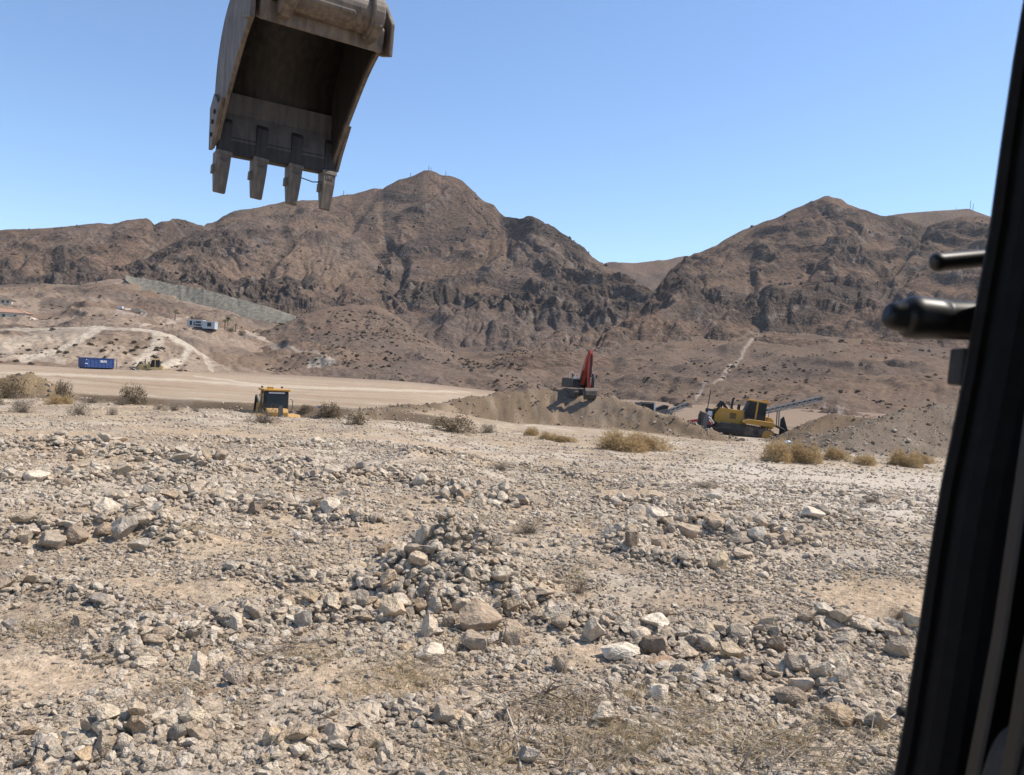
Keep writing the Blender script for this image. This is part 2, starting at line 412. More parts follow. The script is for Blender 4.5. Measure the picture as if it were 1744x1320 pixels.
def relief(P, T, nl, ic, amp, lam, seed, crag=1.0, cliffs=(), clefts=(), gully=1.0, bedding=None, calm=None):
    """spurs, gullies, crags, cliff bands; returns displaced points and a bare-rock mask"""
    px, py = proj(P); x, y, z = P[..., 0], P[..., 1], P[..., 2]
    dist = np.hypot(x, y); az = x / np.maximum(y, 1); T2 = T[:, None] * np.ones_like(x)
    # calmer at the foot and at the crest, so that outlines stay where they are
    cz = sst(0, .22, T2) * (0.22 + .78 * sst(0.0, 0.35, np.abs(T2 - (nl - 1))))
    if calm is not None: cz = cz * calm(px, py)
    wx = x + lam * .35 * fbm(x / lam / .8, y / lam / .8, 3, seed + 90); wy = y + lam * .35 * fbm(x / lam / .8, y / lam / .8, 3, seed + 95)
    sp = ridged(wx / lam, wy / lam / 1.5, 4, seed)
    s = az * 1000 / (lam * .8) + 1.0 * fbm(x / lam / 1.6, y / lam / 1.6, 3, seed + 3)
    gl = np.clip(1 - np.abs(noise(s, T2 * .9 + 3, seed + 5)) * 3.2, 0, 1) ** 1.5
    gl2 = np.clip(1 - np.abs(noise(s * 2.7, T2 * 1.8 + 9, seed + 6)) * 3.0, 0, 1) ** 1.5
    d = amp * .55 * (sp - .75) - gully * amp * (.26 * gl + .13 * gl2)
    cm = sst(.05, .40, fbm(x / lam / 1.3, (y + z) / lam / 1.3, 5, seed + 20)) * crag
    rock = cm.copy()
    q = ridged(x / (lam * .30), (y * .5 + z + .25 * x) / (lam * .13), 4, seed + 30)
    d = d + amp * .11 * cm * (q - .5) + amp * (.020 + .055 * cm) * ridged(x / (lam * .065), y / (lam * .065) + .3 * x / lam, 3, seed + 40) + amp * (.012 + .022 * cm) * np.abs(noise(x / (lam * .03), y / (lam * .03), seed + 45))
    P = P.copy(); hd = np.stack([x / dist, y / dist], -1)
    P[..., 2] += d * cz
    # terraced strata inside the craggy parts
    if bedding:
        h, dip = bedding
        qq = (P[..., 2] + dip * x + .55 * h * fbm(x / 55, y / 55, 3, seed + 50)) / h
        fr = qq - np.floor(qq); st = (sst(.30, .62, fr) - fr) * h
        P[..., 2] += st * cm * cz * .4
    for pts, hw, A in cliffs:
        jit = .45 * fbm(px / 26, py / 60, 3, seed + 60)
        sd, e = feat(px, py, pts, hw); sd = sd + jit
        k = sst(-1.15, -.75, sd) * (1 - sst(.25, 1.1, sd)) * e
        nn = .45 + .45 * ridged(px / 60, py / 22, 3, seed + 61) + .35 * fbm(px / 14, py / 9, 3, seed + 62)
        P[..., :2] -= hd * (A * .55 * k * nn)[..., None]
        P[..., 2] += A * .12 * k * nn * (1 - sst(-.6, .2, sd))
        rock = np.maximum(rock, 1.15 * sst(-1.2, -.9, sd) * (1 - sst(.5, 1.15, sd)) * e)
    for pts, hw, A in clefts:               # steep ravines running down the face: polyline given as (py, px)
        qv = np.array(pts, float); xl = np.interp(py, qv[:, 0], qv[:, 1]) + 5 * noise(py / 14, py * 0, seed + 70)
        e = sst(qv[0, 0] - 8, qv[0, 0] + 8, py) * (1 - sst(qv[-1, 0] - 8, qv[-1, 0] + 8, py))
        k = np.clip(1 - np.abs(px - xl) / hw, 0, 1) ** 1.2 * e
        P[..., 2] -= A * .6 * k; rock = np.maximum(rock, k * .8)
    return P, rock, (px, py), gl * gully
C_ROCK = np.array([.088, .072, .062]); C_VARN = np.array([.130, .095, .073]); C_TAN = np.array([.190, .140, .103]); C_PINK = np.array([.182, .123, .095]); C_GREY = np.array([.128, .104, .090]); C_LIME = np.array([.215, .178, .147])
for q_ in (C_ROCK, C_VARN, C_TAN, C_PINK, C_GREY): q_ *= np.array([.90, .865, .83])
def paint(P, rock, gl, seed, lam, base=C_VARN, tan=.6, pink=.4):
    n = grid_normals(P); x, y, z = P[..., 0], P[..., 1], P[..., 2]
    c = base * np.ones(P.shape)
    def bl(col, f):
        nonlocal c
        f = np.clip(f, 0, 1)[..., None]; c = c * (1 - f) + col * f
    bl(C_TAN, tan * sst(-.05, .45, fbm(x / lam / 1.6, y / lam / 1.6, 4, seed + 1)))
    bl(C_PINK, pink * sst(.0, .5, fbm(x / lam, (y + z) / lam, 4, seed + 2)))
    bl(C_GREY, .7 * sst(.05, .5, fbm(x / lam / 1.3, y / lam / 1.3, 4, seed + 3)))
    bl(C_TAN * 1.08, .35 * gl)
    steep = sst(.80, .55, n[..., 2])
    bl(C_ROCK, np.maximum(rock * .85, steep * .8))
    bl(C_TAN * 1.05, .35 * sst(.25, -.2, rock) * sst(.0, .4, fbm(x / lam / .5, y / lam / .5, 4, seed + 7)))
    bl(C_LIME, steep * .55 * sst(.25, .6, fbm(x / 22, z / 14 + y / 30, 3, seed + 4)))
    return np.concatenate([c, np.clip(.4 + rock[..., None], 0, 1)], -1)
def smoothpaths(c, px, py, paths):
    for pts, w, col, f in paths:
        d, _ = seg_dist(px + 1.5 * noise(px / 9, py / 9, 5), py + 1.2 * noise(px / 11, py / 7, 6), pts)
        k = (1 - sst(w * .5, w, d))[..., None] * f; c = c.copy(); c[..., :3] = c[..., :3] * (1 - k) + np.array(col) * k
    return c
HILLS = {}
def put(name, P, c, mat):
    me = grid_mesh(name, P, c, mat); o = link(bpy.data.objects.new(name, me)); tag(o, kind='structure'); HILLS[name] = P
    return o

# far saddle ridge
P, T, px, ic = loft([[(880, 640, 1300), (1300, 640, 1300)], [(880, 470, 1800), (950, 466, 1800), (1000, 456, 1800), (1035, 447, 1800), (1060, 446, 1800), (1080, 447, 1800), (1130, 443, 1800), (1165, 437, 1800), (1230, 436, 1800), (1300, 440, 1800)]], 880, 1300, 130, [90])
P, rk, pp, gl = relief(P, T, 2, ic, 14, 170, 101, crag=.6); put('far_saddle_hill', P, paint(P, rk, gl, 101, 170, C_TAN * .9), M['mountain'])
# far right ridge with the masts
P, T, px, ic = loft([[(1400, 560, 1250), (2100, 560, 1250)], [(1400, 392, 1600), (1480, 373, 1600), (1520, 366, 1600), (1545, 362, 1600), (1570, 360, 1600), (1610, 357, 1600), (1650, 356, 1600), (1690, 369, 1600), (1744, 384, 1600), (1850, 402, 1600), (2100, 450, 1600)]], 1400, 2100, 160, [90])
P, rk, pp, gl = relief(P, T, 2, ic, 10, 150, 131, crag=.3); put('far_mast_hill', P, paint(P, rk, gl, 131, 150, C_TAN * .85), M['mountain'])
# left ridge
P, T, px, ic = loft([[(-420, 560, 560), (0, 540, 560), (200, 520, 560), (260, 500, 700), (300, 500, 820), (520, 520, 900)], [(-420, 500, 640), (0, 478, 640), (200, 470, 640), (260, 460, 740), (300, 450, 850), (520, 480, 920)],
  [(-420, 425, 850), (-200, 404, 850), (-60, 396, 850), (0, 393, 850), (60, 388, 850), (130, 386, 850), (200, 379, 850), (236, 374, 850), (250, 373, 850), (264, 380, 850), (285, 376, 850), (302, 372, 900), (320, 376, 930), (335, 381, 950), (360, 388, 960), (420, 405, 970), (520, 440, 980)]], -420, 520, 400, [40, 190])
P, rk, pp, gl = relief(P, T, 3, ic, 15, 95, 151, crag=1.1, bedding=(16, .1), cliffs=[([(0, 470), (60, 478), (110, 482), (160, 488)], 22, 12), ([(90, 440), (150, 462), (190, 470)], 16, 10)], clefts=[([(374, 262), (400, 268), (440, 280)], 12, 5)])
put('left_rocky_hill', P, paint(P, rk, gl, 151, 95, C_VARN, .9, .6), M['mountain'])
# main peak
FOOT = [(120, 575, 520), (300, 570, 540), (500, 590, 560), (700, 610, 540), (900, 615, 520), (1100, 600, 560), (1300, 600, 600)]
BAND = [(120, 500, 660), (230, 478, 690), (330, 505, 690), (500, 520, 700), (640, 528, 720), (760, 512, 740), (900, 530, 720), (1000, 545, 700), (1100, 552, 690), (1300, 560, 700)]
MIDL = [(120, 480, 760), (230, 455, 800), (350, 425, 860), (480, 440, 880), (640, 450, 900), (760, 440, 930), (900, 450, 860), (1000, 490, 800), (1100, 525, 740), (1300, 560, 760)]
CRST = [(120, 500, 780), (180, 478, 800), (230, 462, 830), (300, 428, 900), (340, 396, 980), (352, 383, 1020), (366, 377, 1080), (380, 366, 1100), (398, 358, 1120), (413, 354, 1120), (440, 352, 1120), (470, 348, 1130), (482, 345, 1130), (500, 344, 1130), (516, 341, 1130), (540, 341, 1130), (560, 337, 1140), (580, 333, 1140), (600, 331, 1150), (620, 325, 1150), (636, 320, 1150), (652, 321, 1150), (660, 315, 1150), (680, 305, 1150), (697, 300, 1150), (705, 297, 1150), (715, 292, 1150), (722, 289, 1150), (730, 289, 1150), (740, 291, 1150), (752, 297, 1150), (772, 302, 1140), (786, 308, 1130), (800, 320, 1110), (812, 333, 1100), (826, 342, 1090), (840, 348, 1080), (852, 362, 1060), (862, 369, 1040), (876, 371, 1020), (886, 373, 1000), (896, 368, 990), (906, 366, 980), (918, 371, 970), (930, 380, 960), (948, 393, 950), (962, 402, 940), (980, 412, 930), (1000, 427, 910), (1018, 443, 900), (1036, 456, 890), (1052, 466, 870), (1064, 476, 860), (1085, 486, 840), (1110, 500, 820), (1150, 530, 800), (1300, 600, 780)]
P, T, px, ic = loft([FOOT, BAND, MIDL, CRST], 120, 1300, 620, [50, 90, 190])
CL = [([(430, 512), (520, 520), (590, 525), (650, 518), (700, 512), (760, 502), (830, 512), (900, 520), (960, 534), (1040, 548), (1075, 556)], 15, 24), ([(200, 452), (260, 462), (330, 478), (420, 500), (500, 522)], 14, 12),
      ([(500, 470), (560, 478), (640, 482), (690, 486)], 15, 11), ([(760, 470), (820, 470), (900, 478)], 10, 6), ([(860, 378), (900, 378), (950, 402), (1000, 440)], 12, 9), ([(640, 336), (680, 330), (720, 334)], 9, 6), ([(420, 392), (500, 392), (560, 380)], 7, 5)]
def calm_top(px, py): return 1 - .55 * np.exp(-(((px - 690) / 210) ** 2 + ((py - 390) / 55) ** 2))
P, rk, pp, gl = relief(P, T, 4, ic, 20, 120, 201, crag=1.0, bedding=(20, .08), cliffs=CL, calm=calm_top,
   clefts=[([(400, 655), (420, 672), (450, 690), (475, 680), (500, 672)], 14, 20), ([(380, 560), (420, 545), (480, 548), (515, 545)], 12, 12), ([(395, 880), (430, 925), (470, 965), (530, 990)], 14, 10), ([(330, 640), (360, 620), (395, 590)], 12, 8)])
c = paint(P, rk, gl, 201, 120, C_VARN, .55, .45)
pxx, pyy = pp; f = (sst(520, 545, pyy) * sst(560, 640, pxx) * sst(1080, 1000, pxx))[..., None] * .7; c[..., :3] = c[..., :3] * (1 - f) + C_GREY * f
put('main_mountain', P, c, M['mountain'])
# the left shoulder in front of the main peak
P, T, px, ic = loft([[(180, 560, 470), (400, 585, 460), (520, 590, 470), (700, 590, 540)], [(180, 470, 640), (260, 470, 650), (350, 490, 660), (450, 515, 670), (560, 520, 690), (700, 535, 700)],
  [(180, 500, 700), (206, 466, 720), (214, 457, 730), (240, 447, 745), (265, 432, 760), (285, 421, 775), (310, 408, 790), (335, 399, 800), (365, 390, 810), (400, 380, 820), (433, 373, 830), (457, 366, 840), (480, 365, 850), (505, 362, 860), (533, 364, 870), (560, 372, 880), (590, 388, 880), (620, 410, 870), (650, 445, 850), (680, 490, 800), (700, 540, 760)]], 180, 700, 330, [50, 190])
P, rk, pp, gl = relief(P, T, 3, ic, 16, 95, 231, crag=1.0, bedding=(15, -.1), cliffs=[([(200, 460), (260, 467), (330, 482), (420, 503), (500, 522), (540, 535)], 15, 22), ([(400, 470), (470, 476), (540, 470)], 14, 10)], clefts=[([(385, 520), (430, 470), (480, 440)], 12, 9)])
put('mountain_shoulder', P, paint(P, rk, gl, 231, 95, C_VARN * 1.05, .7, .5), M['mountain'])
# right peak
P, T, px, ic = loft([[(840, 640, 300), (1000, 640, 330), (1200, 640, 350), (1400, 640, 360), (1744, 660, 360), (2150, 690, 360)], [(840, 612, 370), (900, 600, 400), (960, 588, 430), (1020, 578, 470), (1090, 568, 520), (1200, 560, 560), (1300, 570, 560), (1450, 565, 560), (1600, 590, 540), (2150, 610, 540)],
  [(840, 608, 400), (900, 596, 440), (960, 583, 480), (1020, 570, 530), (1090, 535, 640), (1180, 480, 760), (1250, 470, 780), (1330, 480, 760), (1450, 470, 760), (1550, 465, 760), (1700, 470, 760), (2150, 500, 760)],
  [(840, 606, 430), (900, 594, 470), (960, 580, 520), (1020, 562, 600), (1060, 545, 660), (1090, 524, 720), (1105, 508, 760), (1120, 490, 800), (1140, 462, 880), (1165, 438, 980), (1190, 429, 1000), (1220, 415, 1010), (1240, 402, 1020), (1262, 390, 1030), (1285, 381, 1040), (1300, 375, 1040), (1320, 370, 1040), (1342, 360, 1040), (1362, 354, 1040), (1380, 346, 1040), (1392, 340, 1040), (1402, 335, 1040), (1412, 333, 1040), (1425, 336, 1040), (1434, 338, 1040), (1442, 344, 1040), (1460, 350, 1040), (1482, 358, 1040), (1500, 364, 1040), (1520, 368, 1040), (1545, 376, 1040), (1570, 383, 1040), (1590, 382, 1040), (1612, 374, 1040), (1640, 368, 1040), (1660, 367, 1040), (1690, 370, 1040), (1744, 378, 1040), (1850, 392, 1040), (2150, 430, 1040)]], 840, 2150, 640, [60, 80, 180])
CLR = [([(1120, 500), (1180, 488), (1240, 500)], 20, 12), ([(1290, 525), (1360, 515), (1430, 500), (1480, 512)], 20, 13), ([(1300, 548), (1380, 556), (1450, 560)], 12, 9), ([(1540, 515), (1600, 500), (1680, 512)], 16, 10), ([(1520, 585), (1580, 590), (1680, 606)], 9, 7), ([(1260, 425), (1320, 432), (1345, 440)], 9, 7), ([(1180, 603), (1215, 608), (1245, 607)], 5, 4), ([(1380, 352), (1420, 358), (1470, 375)], 10, 8)]
P, rk, pp, gl = relief(P, T, 4, ic, 19, 110, 261, crag=1.0, bedding=(18, .12), cliffs=CLR, clefts=[([(440, 1275), (500, 1290), (560, 1300)], 12, 9), ([(350, 1400), (400, 1440), (450, 1500), (490, 1540)], 16, 16), ([(380, 1580), (420, 1560), (470, 1500)], 14, 10)],
   calm=lambda a, b: (1 - .75 * sst(560, 610, b)))
c = paint(P, rk * (1 - .8 * sst(565, 600, pp[1])), gl, 261, 110, C_VARN, .5, .5)
c = smoothpaths(c, *pp, [([(1182, 690), (1190, 665), (1215, 645), (1250, 625), (1258, 610), (1290, 575)], 3.2, (.27, .215, .17), .9)])
put('right_mountain', P, c, M['mountain'])

# alluvial apron across the right and centre
P, T, px, ic = loft([[(560, 668, 168), (800, 676, 168), (950, 690, 160), (1100, 712, 150), (1250, 722, 145), (1400, 735, 140), (1744, 750, 140), (2150, 770, 140)], [(560, 660, 215), (800, 664, 230), (950, 664, 240), (1100, 672, 230), (1250, 680, 220), (1400, 678, 220), (1560, 672, 230), (1744, 680, 230), (2150, 700, 230)],
  [(560, 620, 420), (800, 625, 420), (950, 618, 400), (1100, 612, 380), (1250, 618, 370), (1400, 610, 380), (1560, 612, 390), (1744, 630, 400), (2150, 655, 400)], [(560, 585, 600), (800, 590, 600), (950, 592, 520), (1100, 575, 540), (1250, 570, 560), (1400, 572, 570), (1744, 600, 560), (2150, 630, 560)]], 560, 2150, 430, [60, 120, 60], back=(60, -4))
P, rk, pp, gl = relief(P, T, 4, ic, 5.0, 62, 301, crag=.4, gully=.45)
c = paint(P, rk * .7, gl, 301, 70, np.array([.142, .105, .080]), .6, .25)
c = smoothpaths(c, *pp, [([(1180, 692), (1186, 668), (1212, 646), (1250, 626), (1256, 612), (1290, 572)], 3.0, (.29, .235, .185), .9), ([(1405, 690), (1440, 720), (1480, 735)], 5, (.27, .225, .19), .7), ([(1600, 700), (1640, 708)], 4, (.27, .225, .19), .5)])
put('alluvial_slope', P, c, M['hill'])
# centre foothill
P, T, px, ic = loft([[(330, 655, 172), (500, 662, 175), (700, 668, 180), (900, 676, 180), (960, 680, 175)], [(330, 640, 215), (420, 625, 240), (500, 610, 250), (600, 600, 260), (700, 615, 255), (800, 640, 235), (900, 658, 215), (960, 668, 205)],
  [(330, 616, 240), (380, 600, 300), (430, 575, 340), (480, 552, 370), (520, 536, 385), (560, 524, 395), (600, 517, 400), (640, 520, 400), (665, 533, 395), (690, 548, 385), (715, 568, 370), (740, 585, 355), (780, 606, 330), (830, 622, 300), (870, 618, 290), (900, 630, 270), (930, 648, 245), (960, 664, 225)]], 330, 960, 330, [50, 130], back=(90, 22))
P, rk, pp, gl = relief(P, T, 3, ic, 4.5, 58, 331, crag=.5, gully=.4)
c = paint(P, rk * .6, gl, 331, 50, np.array([.155, .114, .087]), .6, .4)
c = smoothpaths(c, *pp, [([(440, 588), (520, 602), (560, 612)], 3, (.29, .235, .185), .8), ([(530, 622), (565, 622)], 9, (.32, .265, .21), .9)])
put('centre_foothill', P, c, M['hill'])
# left rising ground behind the road hill
P, T, px, ic = loft([[(-420, 640, 180), (0, 628, 180), (200, 625, 180), (420, 640, 190), (560, 650, 210)], [(-420, 572, 250), (0, 566, 250), (200, 563, 250), (350, 575, 250), (480, 600, 260), (560, 605, 280)],
  [(-420, 540, 330), (0, 540, 330), (150, 540, 330), (250, 548, 330), (345, 556, 340), (420, 572, 350), (500, 590, 360), (560, 588, 380)], [(-420, 515, 430), (0, 515, 430), (150, 512, 430), (250, 523, 430), (330, 533, 430), (420, 546, 440), (500, 560, 450), (560, 562, 470)],
  [(-420, 480, 600), (0, 485, 600), (60, 483, 600), (130, 485, 600), (190, 476, 600), (215, 474, 600), (260, 490, 590), (330, 515, 580), (420, 535, 580), (500, 545, 580), (560, 550, 580)]], -420, 560, 400, [40, 60, 70, 90], back=(60, 4))
P, rk, pp, gl = relief(P, T, 5, ic, 5, 50, 361, crag=.6, gully=.6, cliffs=[([(95, 490), (130, 494), (165, 500)], 4, 4), ([(75, 512), (110, 516), (150, 522)], 6, 4), ([(265, 533), (290, 537)], 4, 3)])
c = paint(P, rk * .6, gl, 361, 55, np.array([.25, .19, .142]), .9, .5)
c = smoothpaths(c, *pp, [([(240, 560), (280, 552), (318, 543)], 4, (.33, .27, .21), .9), ([(385, 562), (440, 580), (510, 598), (560, 605)], 3, (.33, .27, .21), .8), ([(200, 528), (248, 532)], 4, (.36, .31, .26), .5)])
put('left_rising_ground', P, c, M['hill'])
# road hill
P, T, px, ic = loft([[(-420, 645, 150), (0, 622, 152), (100, 626, 154), (300, 638, 158), (420, 648, 162), (520, 656, 166)],
  [(-420, 585, 225), (-100, 562, 228), (0, 558, 230), (60, 557, 230), (120, 556, 230), (180, 556, 228), (240, 558, 225), (270, 563, 221), (300, 573, 216), (325, 588, 209), (345, 602, 202), (370, 618, 195), (400, 632, 188), (440, 642, 182), (520, 655, 172)]], -420, 520, 330, [150], back=(40, 3))
P, rk, pp, gl = relief(P, T, 2, ic, 2.2, 34, 391, crag=.3, gully=.7)
c = paint(P, rk * .3, gl, 391, 40, np.array([.285, .22, .162]), .8, .5)
RD = (.44, .37, .285)
c = smoothpaths(c, *pp, [([(40, 612), (90, 600), (130, 582), (160, 562), (175, 556)], 8, RD, .8), ([(235, 612), (255, 595), (272, 580), (262, 562)], 11, RD, .7), ([(275, 618), (310, 605), (325, 592), (305, 578), (270, 563), (230, 558)], 8, RD, .9), ([(0, 590), (60, 575), (140, 565)], 14, RD, .4), ([(325, 592), (345, 604), (362, 622)], 4, RD, .7), ([(0, 562), (120, 558), (240, 560)], 3, RD, .6), ([(0, 610), (50, 606), (110, 616)], 6, RD, .4)])
put('road_hill', P, c, M['hill'])
# ------------------------------------------------------------------ stones
rng = np.random.RandomState(5); random.seed(5)
def rock_mat(name, cols, nscale=3.0, bd=.05):
    mt, nt, nd, lk, p = newmat(name)
    oi = N(nt, 'ShaderNodeObjectInfo'); r = ramp(nt, oi.outputs['Random'], [(i / (len(cols) - 1), c) for i, c in enumerate(cols)])
    n = pos_noise(nt, nscale, 3, .7, obj=True)
    c = mul(nt, mul(nt, r, oi.outputs['Color']), maprange(nt, n.outputs['Fac'], .3, .7, .68, 1.3))
    lk.new(c, p.inputs['Base Color']); p.inputs['Roughness'].default_value = .95; p.inputs['Specular IOR Level'].default_value = .1
    bump(nt, p, [(n.outputs['Fac'], bd, 1)])
    return mt
TANS = [(.40, .31, .22), (.48, .39, .29), (.32, .26, .195), (.53, .44, .335), (.43, .325, .22), (.36, .30, .235), (.57, .485, .375), (.445, .355, .25)]
M['rock'] = rock_mat('sandstone', TANS, 3.2, .06)
M['gravel'] = rock_mat('gravel_stone', TANS, 2.0, .05)
def rock_mesh(name, seed, sub, mat, flat=1.0, rough=.05, nplanes=13):
    rs = np.random.RandomState(seed); bm = bmesh.new(); bmesh.ops.create_icosphere(bm, subdivisions=sub, radius=1)
    P = np.array([v.co[:] for v in bm.verts])
    n0 = rs.randn(nplanes, 3); n0 /= np.linalg.norm(n0, axis=1, keepdims=True)
    for n_, o in zip(n0, rs.uniform(.42, .82, nplanes)):
        d = P @ n_ - o; P -= np.maximum(d, 0)[:, None] * n_
    r = np.linalg.norm(P, axis=1, keepdims=True); q = P * 2.1 + seed
    P *= 1 + rough * (noise(q[:, 0] + q[:, 2], q[:, 1] - q[:, 2], seed)[:, None] + .5 * noise(2.3 * q[:, 0] - q[:, 2], 2.3 * q[:, 1] + q[:, 2], seed + 3)[:, None])
    P -= (P.max(0) + P.min(0)) / 2; P /= (P.max(0) - P.min(0)); P[:, 2] *= flat
    for v, c in zip(bm.verts, P): v.co = c
    bmesh.ops.recalc_face_normals(bm, faces=bm.faces)
    me = bpy.data.meshes.new(name); bm.to_mesh(me); bm.free(); me.materials.append(mat)
    if sub >= 3:
        me.polygons.foreach_set('use_smooth', [True] * len(me.polygons)); me.set_sharp_from_angle(angle=math.radians(32))
    me.update(); return me
BIG = [rock_mesh('stone', 100 + i, 4, M['rock'], rough=.06, nplanes=10 + i % 6) for i in range(16)]
MID = [rock_mesh('stone', 200 + i, 3, M['rock'], rough=.05, nplanes=9 + i % 6) for i in range(14)]
SMALL = [rock_mesh('pebble', 300 + i, 2, M['gravel'], rough=.04, nplanes=8) for i in range(12)]

def ground_hit(px, py):
    """first point of the ground seen through a pixel"""
    d = ray(np.array(float(px)), np.array(float(py))); D = np.geomspace(4, 190, 500)
    p = CAM[None] + d[None] * D[:, None]; h = p[:, 2] - gz(p[:, 0], p[:, 1])
    i = int(np.argmax(h < 0)) if (h < 0).any() else len(D) - 1
    if i > 0:
        t = h[i - 1] / (h[i - 1] - h[i] + 1e-9); D = D[i - 1] + t * (D[i] - D[i - 1])
    else: D = D[0]
    return CAM + d * D, float(D)

# stuff helper: points that carry copies of a few small meshes
def scatter(name, P, rot, scl, protos, label=None):
    coll = bpy.data.collections.new(name + '_shapes')
    for i, me in enumerate(protos):
        coll.objects.link(bpy.data.objects.new('%s_shape_%02d' % (name, i), me))
    me = bpy.data.meshes.new(name); k = len(P); me.vertices.add(k); me.vertices.foreach_set('co', np.asarray(P, np.float32).reshape(-1))
    for nm, ar in (('rot', rot), ('scl', scl)):
        a = me.attributes.new(nm, 'FLOAT_VECTOR', 'POINT'); a.data.foreach_set('vector', np.asarray(ar, np.float32).reshape(-1))
    a = me.attributes.new('pick', 'INT', 'POINT'); a.data.foreach_set('value', np.random.RandomState(k).randint(0, len(protos), k).astype(np.int32))
    ng = bpy.data.node_groups.new(name, 'GeometryNodeTree')
    ng.interface.new_socket('Geometry', in_out='INPUT', socket_type='NodeSocketGeometry'); ng.interface.new_socket('Geometry', in_out='OUTPUT', socket_type='NodeSocketGeometry')
    gi = ng.nodes.new('NodeGroupInput'); go = ng.nodes.new('NodeGroupOutput'); iop = ng.nodes.new('GeometryNodeInstanceOnPoints'); ci = ng.nodes.new('GeometryNodeCollectionInfo')
    ci.inputs['Collection'].default_value = coll; ci.inputs['Separate Children'].default_value = True; ci.inputs['Reset Children'].default_value = True
    def na(n, t):
        q = ng.nodes.new('GeometryNodeInputNamedAttribute'); q.data_type = t; q.inputs['Name'].default_value = n; return q.outputs['Attribute']
    e = ng.nodes.new('FunctionNodeEulerToRotation'); L = ng.links.new
    L(gi.outputs[0], iop.inputs['Points']); L(ci.outputs[0], iop.inputs['Instance']); iop.inputs['Pick Instance'].default_value = True
    L(na('pick', 'INT'), iop.inputs['Instance Index']); L(na('rot', 'FLOAT_VECTOR'), e.inputs[0]); L(e.outputs[0], iop.inputs['Rotation']); L(na('scl', 'FLOAT_VECTOR'), iop.inputs['Scale'])
    L(iop.outputs[0], go.inputs[0])
    o = link(bpy.data.objects.new(name, me)); md = o.modifiers.new('scatter', 'NODES'); md.node_group = ng
    tag(o, label, kind='stuff'); return o

def sample(n, d0, d1, power=0.0):
    az = rng.uniform(-38, 38, n) * math.pi / 180; u = rng.rand(n)
    if power == 0: D = d0 * (d1 / d0) ** u
    else: D = (d0 ** power + u * (d1 ** power - d0 ** power)) ** (1 / power)
    return np.tan(az) * D, D
def density(x, y):
    s, _ = rubble(x, y); b = bare(x, y)
    cl = .55 + .9 * fbm(x * .8, y * .8, 3, 55)
    return s, b, np.clip(cl, .08, 1.2)
def stones(n, d0, d1, smin, smax, base, gain, power=0.0, pw=2.2, sink=.36, grow=.8):
    x, y = sample(n, d0, d1, power); s, b, cl = density(x, y)
    keep = rng.rand(n) < (base * cl + gain * s) * (1 - .9 * b); x, y, s = x[keep], y[keep], s[keep]; k = len(x)
    sz = smin * (smax / smin) ** (rng.rand(k) ** pw) * (1 + grow * s)
    asp = np.stack([rng.uniform(.8, 1.35, k), rng.uniform(.75, 1.2, k), rng.uniform(.42, .85, k)], 1)
    scl = sz[:, None] * asp
    z = gz(x, y) + scl[:, 2] * (.5 - sink) + s * rng.rand(k) * sz * .5
    rot = np.stack([rng.normal(0, .35, k), rng.normal(0, .35, k), rng.uniform(0, 6.28, k)], 1)
    return np.stack([x, y, z], 1), rot, scl
def cat(*a): return [np.concatenate(q) for q in zip(*a)]
peb = cat(stones(90000, 6.0, 16, .018, .05, .9, .4, grow=.3), stones(135000, 6.0, 34, .04, .115, .8, .5, grow=.45), stones(80000, 14, 66, .07, .19, .55, .6, grow=.4))
scatter('gravel', *peb, SMALL, label='loose tan gravel and small stones strewn over the near field')
# cobbles: the largest in view become things of their own
cob = cat(stones(4600, 6.4, 26, .10, .24, .12, .95, grow=.4, pw=2.7), stones(3200, 16, 50, .15, .38, .09, 1.0, grow=.4))
app = cob[2].max(1) / cob[0][:, 1]; cob[2] *= np.minimum(1, .032 / app)[:, None]; app = np.minimum(app, .032); px_, py_ = proj(cob[0])
inview = (px_ > -10) & (px_ < 1660 - (py_ - 300) * .12) & (py_ < 1325)
order = np.argsort(-app * inview)
KEEP = 205
ind = order[:KEEP]; rest = np.setdiff1d(np.arange(len(app)), ind)
scatter('cobbles', cob[0][rest], cob[1][rest], cob[2][rest], MID, label='tan cobbles lying among the gravel of the near field')

TONES = {'tan': (1.0, .97, .93), 'cream': (1.2, 1.19, 1.17), 'grey': (.88, .90, .93), 'brown': (.78, .72, .67), 'white': (1.3, 1.31, 1.33), 'dark': (.55, .54, .54), 'reddish': (.95, .78, .64), 'yellowish': (1.06, 1.01, .92)}
def region(px, py):
    if 600 < px < 950 and 895 < py < 1110: return 'on the slopes of the central rubble heap'
    if py < 800: return 'in the farthest rubble rows of the field'
    if px < 640 and py < 960: return 'in the rubble rows left of the central heap'
    if px > 950 and py < 1000: return 'in the low rubble bank right of the central heap'
    if px > 950 and py < 1240: return 'in the stony row beside the cab pillar'
    if px < 640 and py < 1190: return 'in the scattered stones left below the central heap'
    if px < 640: return 'in the foreground gravel at lower left'
    if py > 1150: return 'in the twiggy foreground below the central heap'
    return 'behind the central rubble heap'
def put_stone(label, P, rot, scl, me, tone, group):
    o = bpy.data.objects.new('stone', me); link(o); o.location = P; o.rotation_euler = rot; o.scale = scl; o.color = (*TONES[tone], 1)
    return tag(o, label, 'stone', group)
